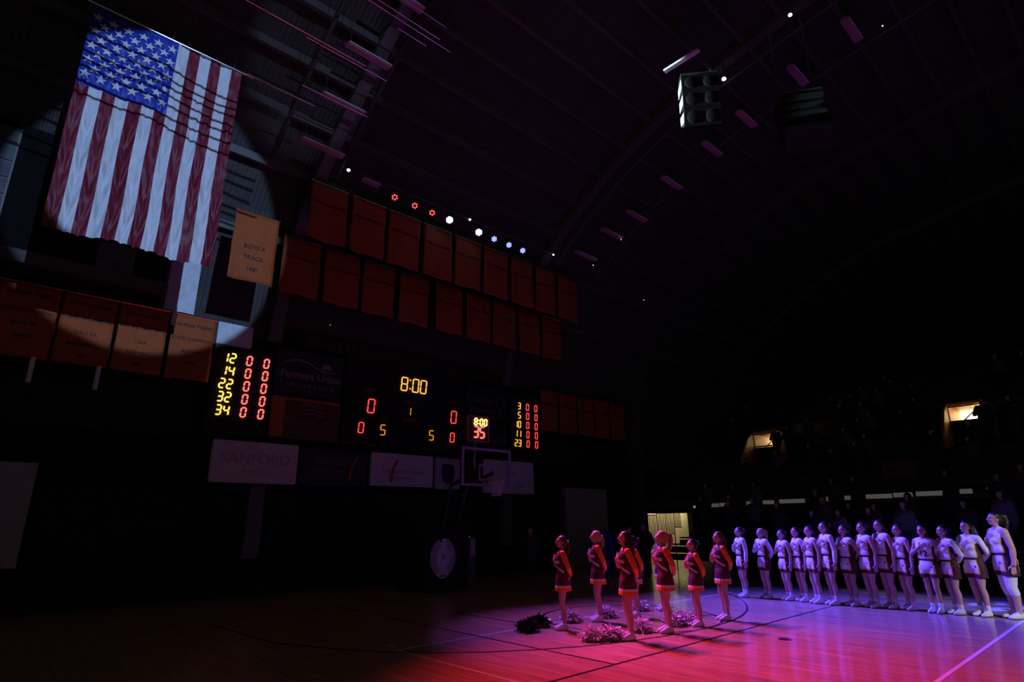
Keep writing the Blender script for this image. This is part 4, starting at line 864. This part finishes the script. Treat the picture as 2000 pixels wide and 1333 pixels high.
for i, (x, y, l) in enumerate(((17.6, 13.0, 'dark figure standing by the grey wall panel, left of a pair'), (18.3, 12.9, 'dark figure standing by the grey wall panel, right of a pair'))): spectator(l, x, y, .003, rd(170), 1.76 + .08 * i, i, 'jacket', None)
spectator('dim figure standing in the dark behind the leftmost cheerleader', 14.6, 14.9, .003, rd(200), 1.75, 1, 'jacket', None)

# ------------------------------------------------------------------ pom-poms
def pom_mesh(seed, mats, R=.17, n=300):
    r = random.Random(seed); bm = bmesh.new()
    ell(bm, (0, 0, R * .42), (R * .66, R * .66, R * .44)); nf = len(bm.faces)
    for k in range(n):
        a = r.uniform(0, 2*PI); e = math.asin(r.uniform(-.05, 1)); d = Vector((math.cos(a) * math.cos(e), math.sin(a) * math.cos(e), math.sin(e) * .80)); L = R * r.uniform(.72, 1.1)
        side = d.cross(Vector((r.uniform(-1, 1), r.uniform(-1, 1), r.uniform(-1, 1)))).normalized() * r.uniform(.007, .013); bend = Vector((r.uniform(-1, 1), r.uniform(-1, 1), r.uniform(-1.2, .4))) * R * .42
        P = [Vector((0, 0, R * .36)) + d * L * t_ + bend * ((t_ - .5) * 2) ** 2 for t_ in (.45, .65, .85, 1.0)]
        for p in P: p.z = max(p.z, .004)
        V = [(bm.verts.new(p - side), bm.verts.new(p + side)) for p in P]; mi = 0 if r.random() < mats else 1
        for q, s in zip(V, V[1:]): f = bm.faces.new((q[0], q[1], s[1], s[0])); f.material_index = mi
    for f in bm.faces[:nf]: f.material_index = 1
    me = bpy.data.meshes.new('strips'); bm.to_mesh(me); bm.free(); return me
POM = [(8.28, 8.55, 'b', 'glossy black pom-pom lying farthest left on the floor'), (8.78, 8.78, 'b', 'glossy black pom-pom behind the leftmost black one'), (9.62, 8.70, 'w', 'white pom-pom behind the leftmost cheerleader\'s shoes'), (10.57, 8.55, 'w', 'white pom-pom behind the fair-haired cheerleader'),
       (11.88, 8.64, 'w', 'bluish-lit white pom-pom farthest back on the floor'), (8.44, 7.18, 'w', 'white and maroon pom-pom nearest the camera, left one of a touching pair'), (8.74, 6.98, 'w', 'white and maroon pom-pom nearest the camera, right one of a touching pair'),
       (9.70, 7.05, 'w', 'white pom-pom at the blonde ponytailed cheerleader\'s feet'), (10.70, 7.0, 'w', 'white pom-pom at the shortest cheerleader\'s feet, left of a pair'), (11.05, 6.9, 'w', 'white pom-pom at the shortest cheerleader\'s feet, right of a pair')]
for i, (x, y, c, l) in enumerate(POM):
    t = thing('pom_pom', l, 'pom-pom', (x, y, .003), i * 1.1, 'pom-poms lying on the court')
    me = pom_mesh(i, .93 if c == 'b' else .88, .185 if c == 'b' else .19, 760); me.materials.append(M['pomblack' if c == 'b' else 'pomwhite']); me.materials.append(M['pommaroon'])
    o = ob('strips', me, None, t); o['kind'] = 'stuff'
    ob('handle', tube(bmesh.new(), [(-.05, 0, .06), (-.05, 0, .012), (.05, 0, .012), (.05, 0, .06)], .009, 6), M['blackmetal'], t)
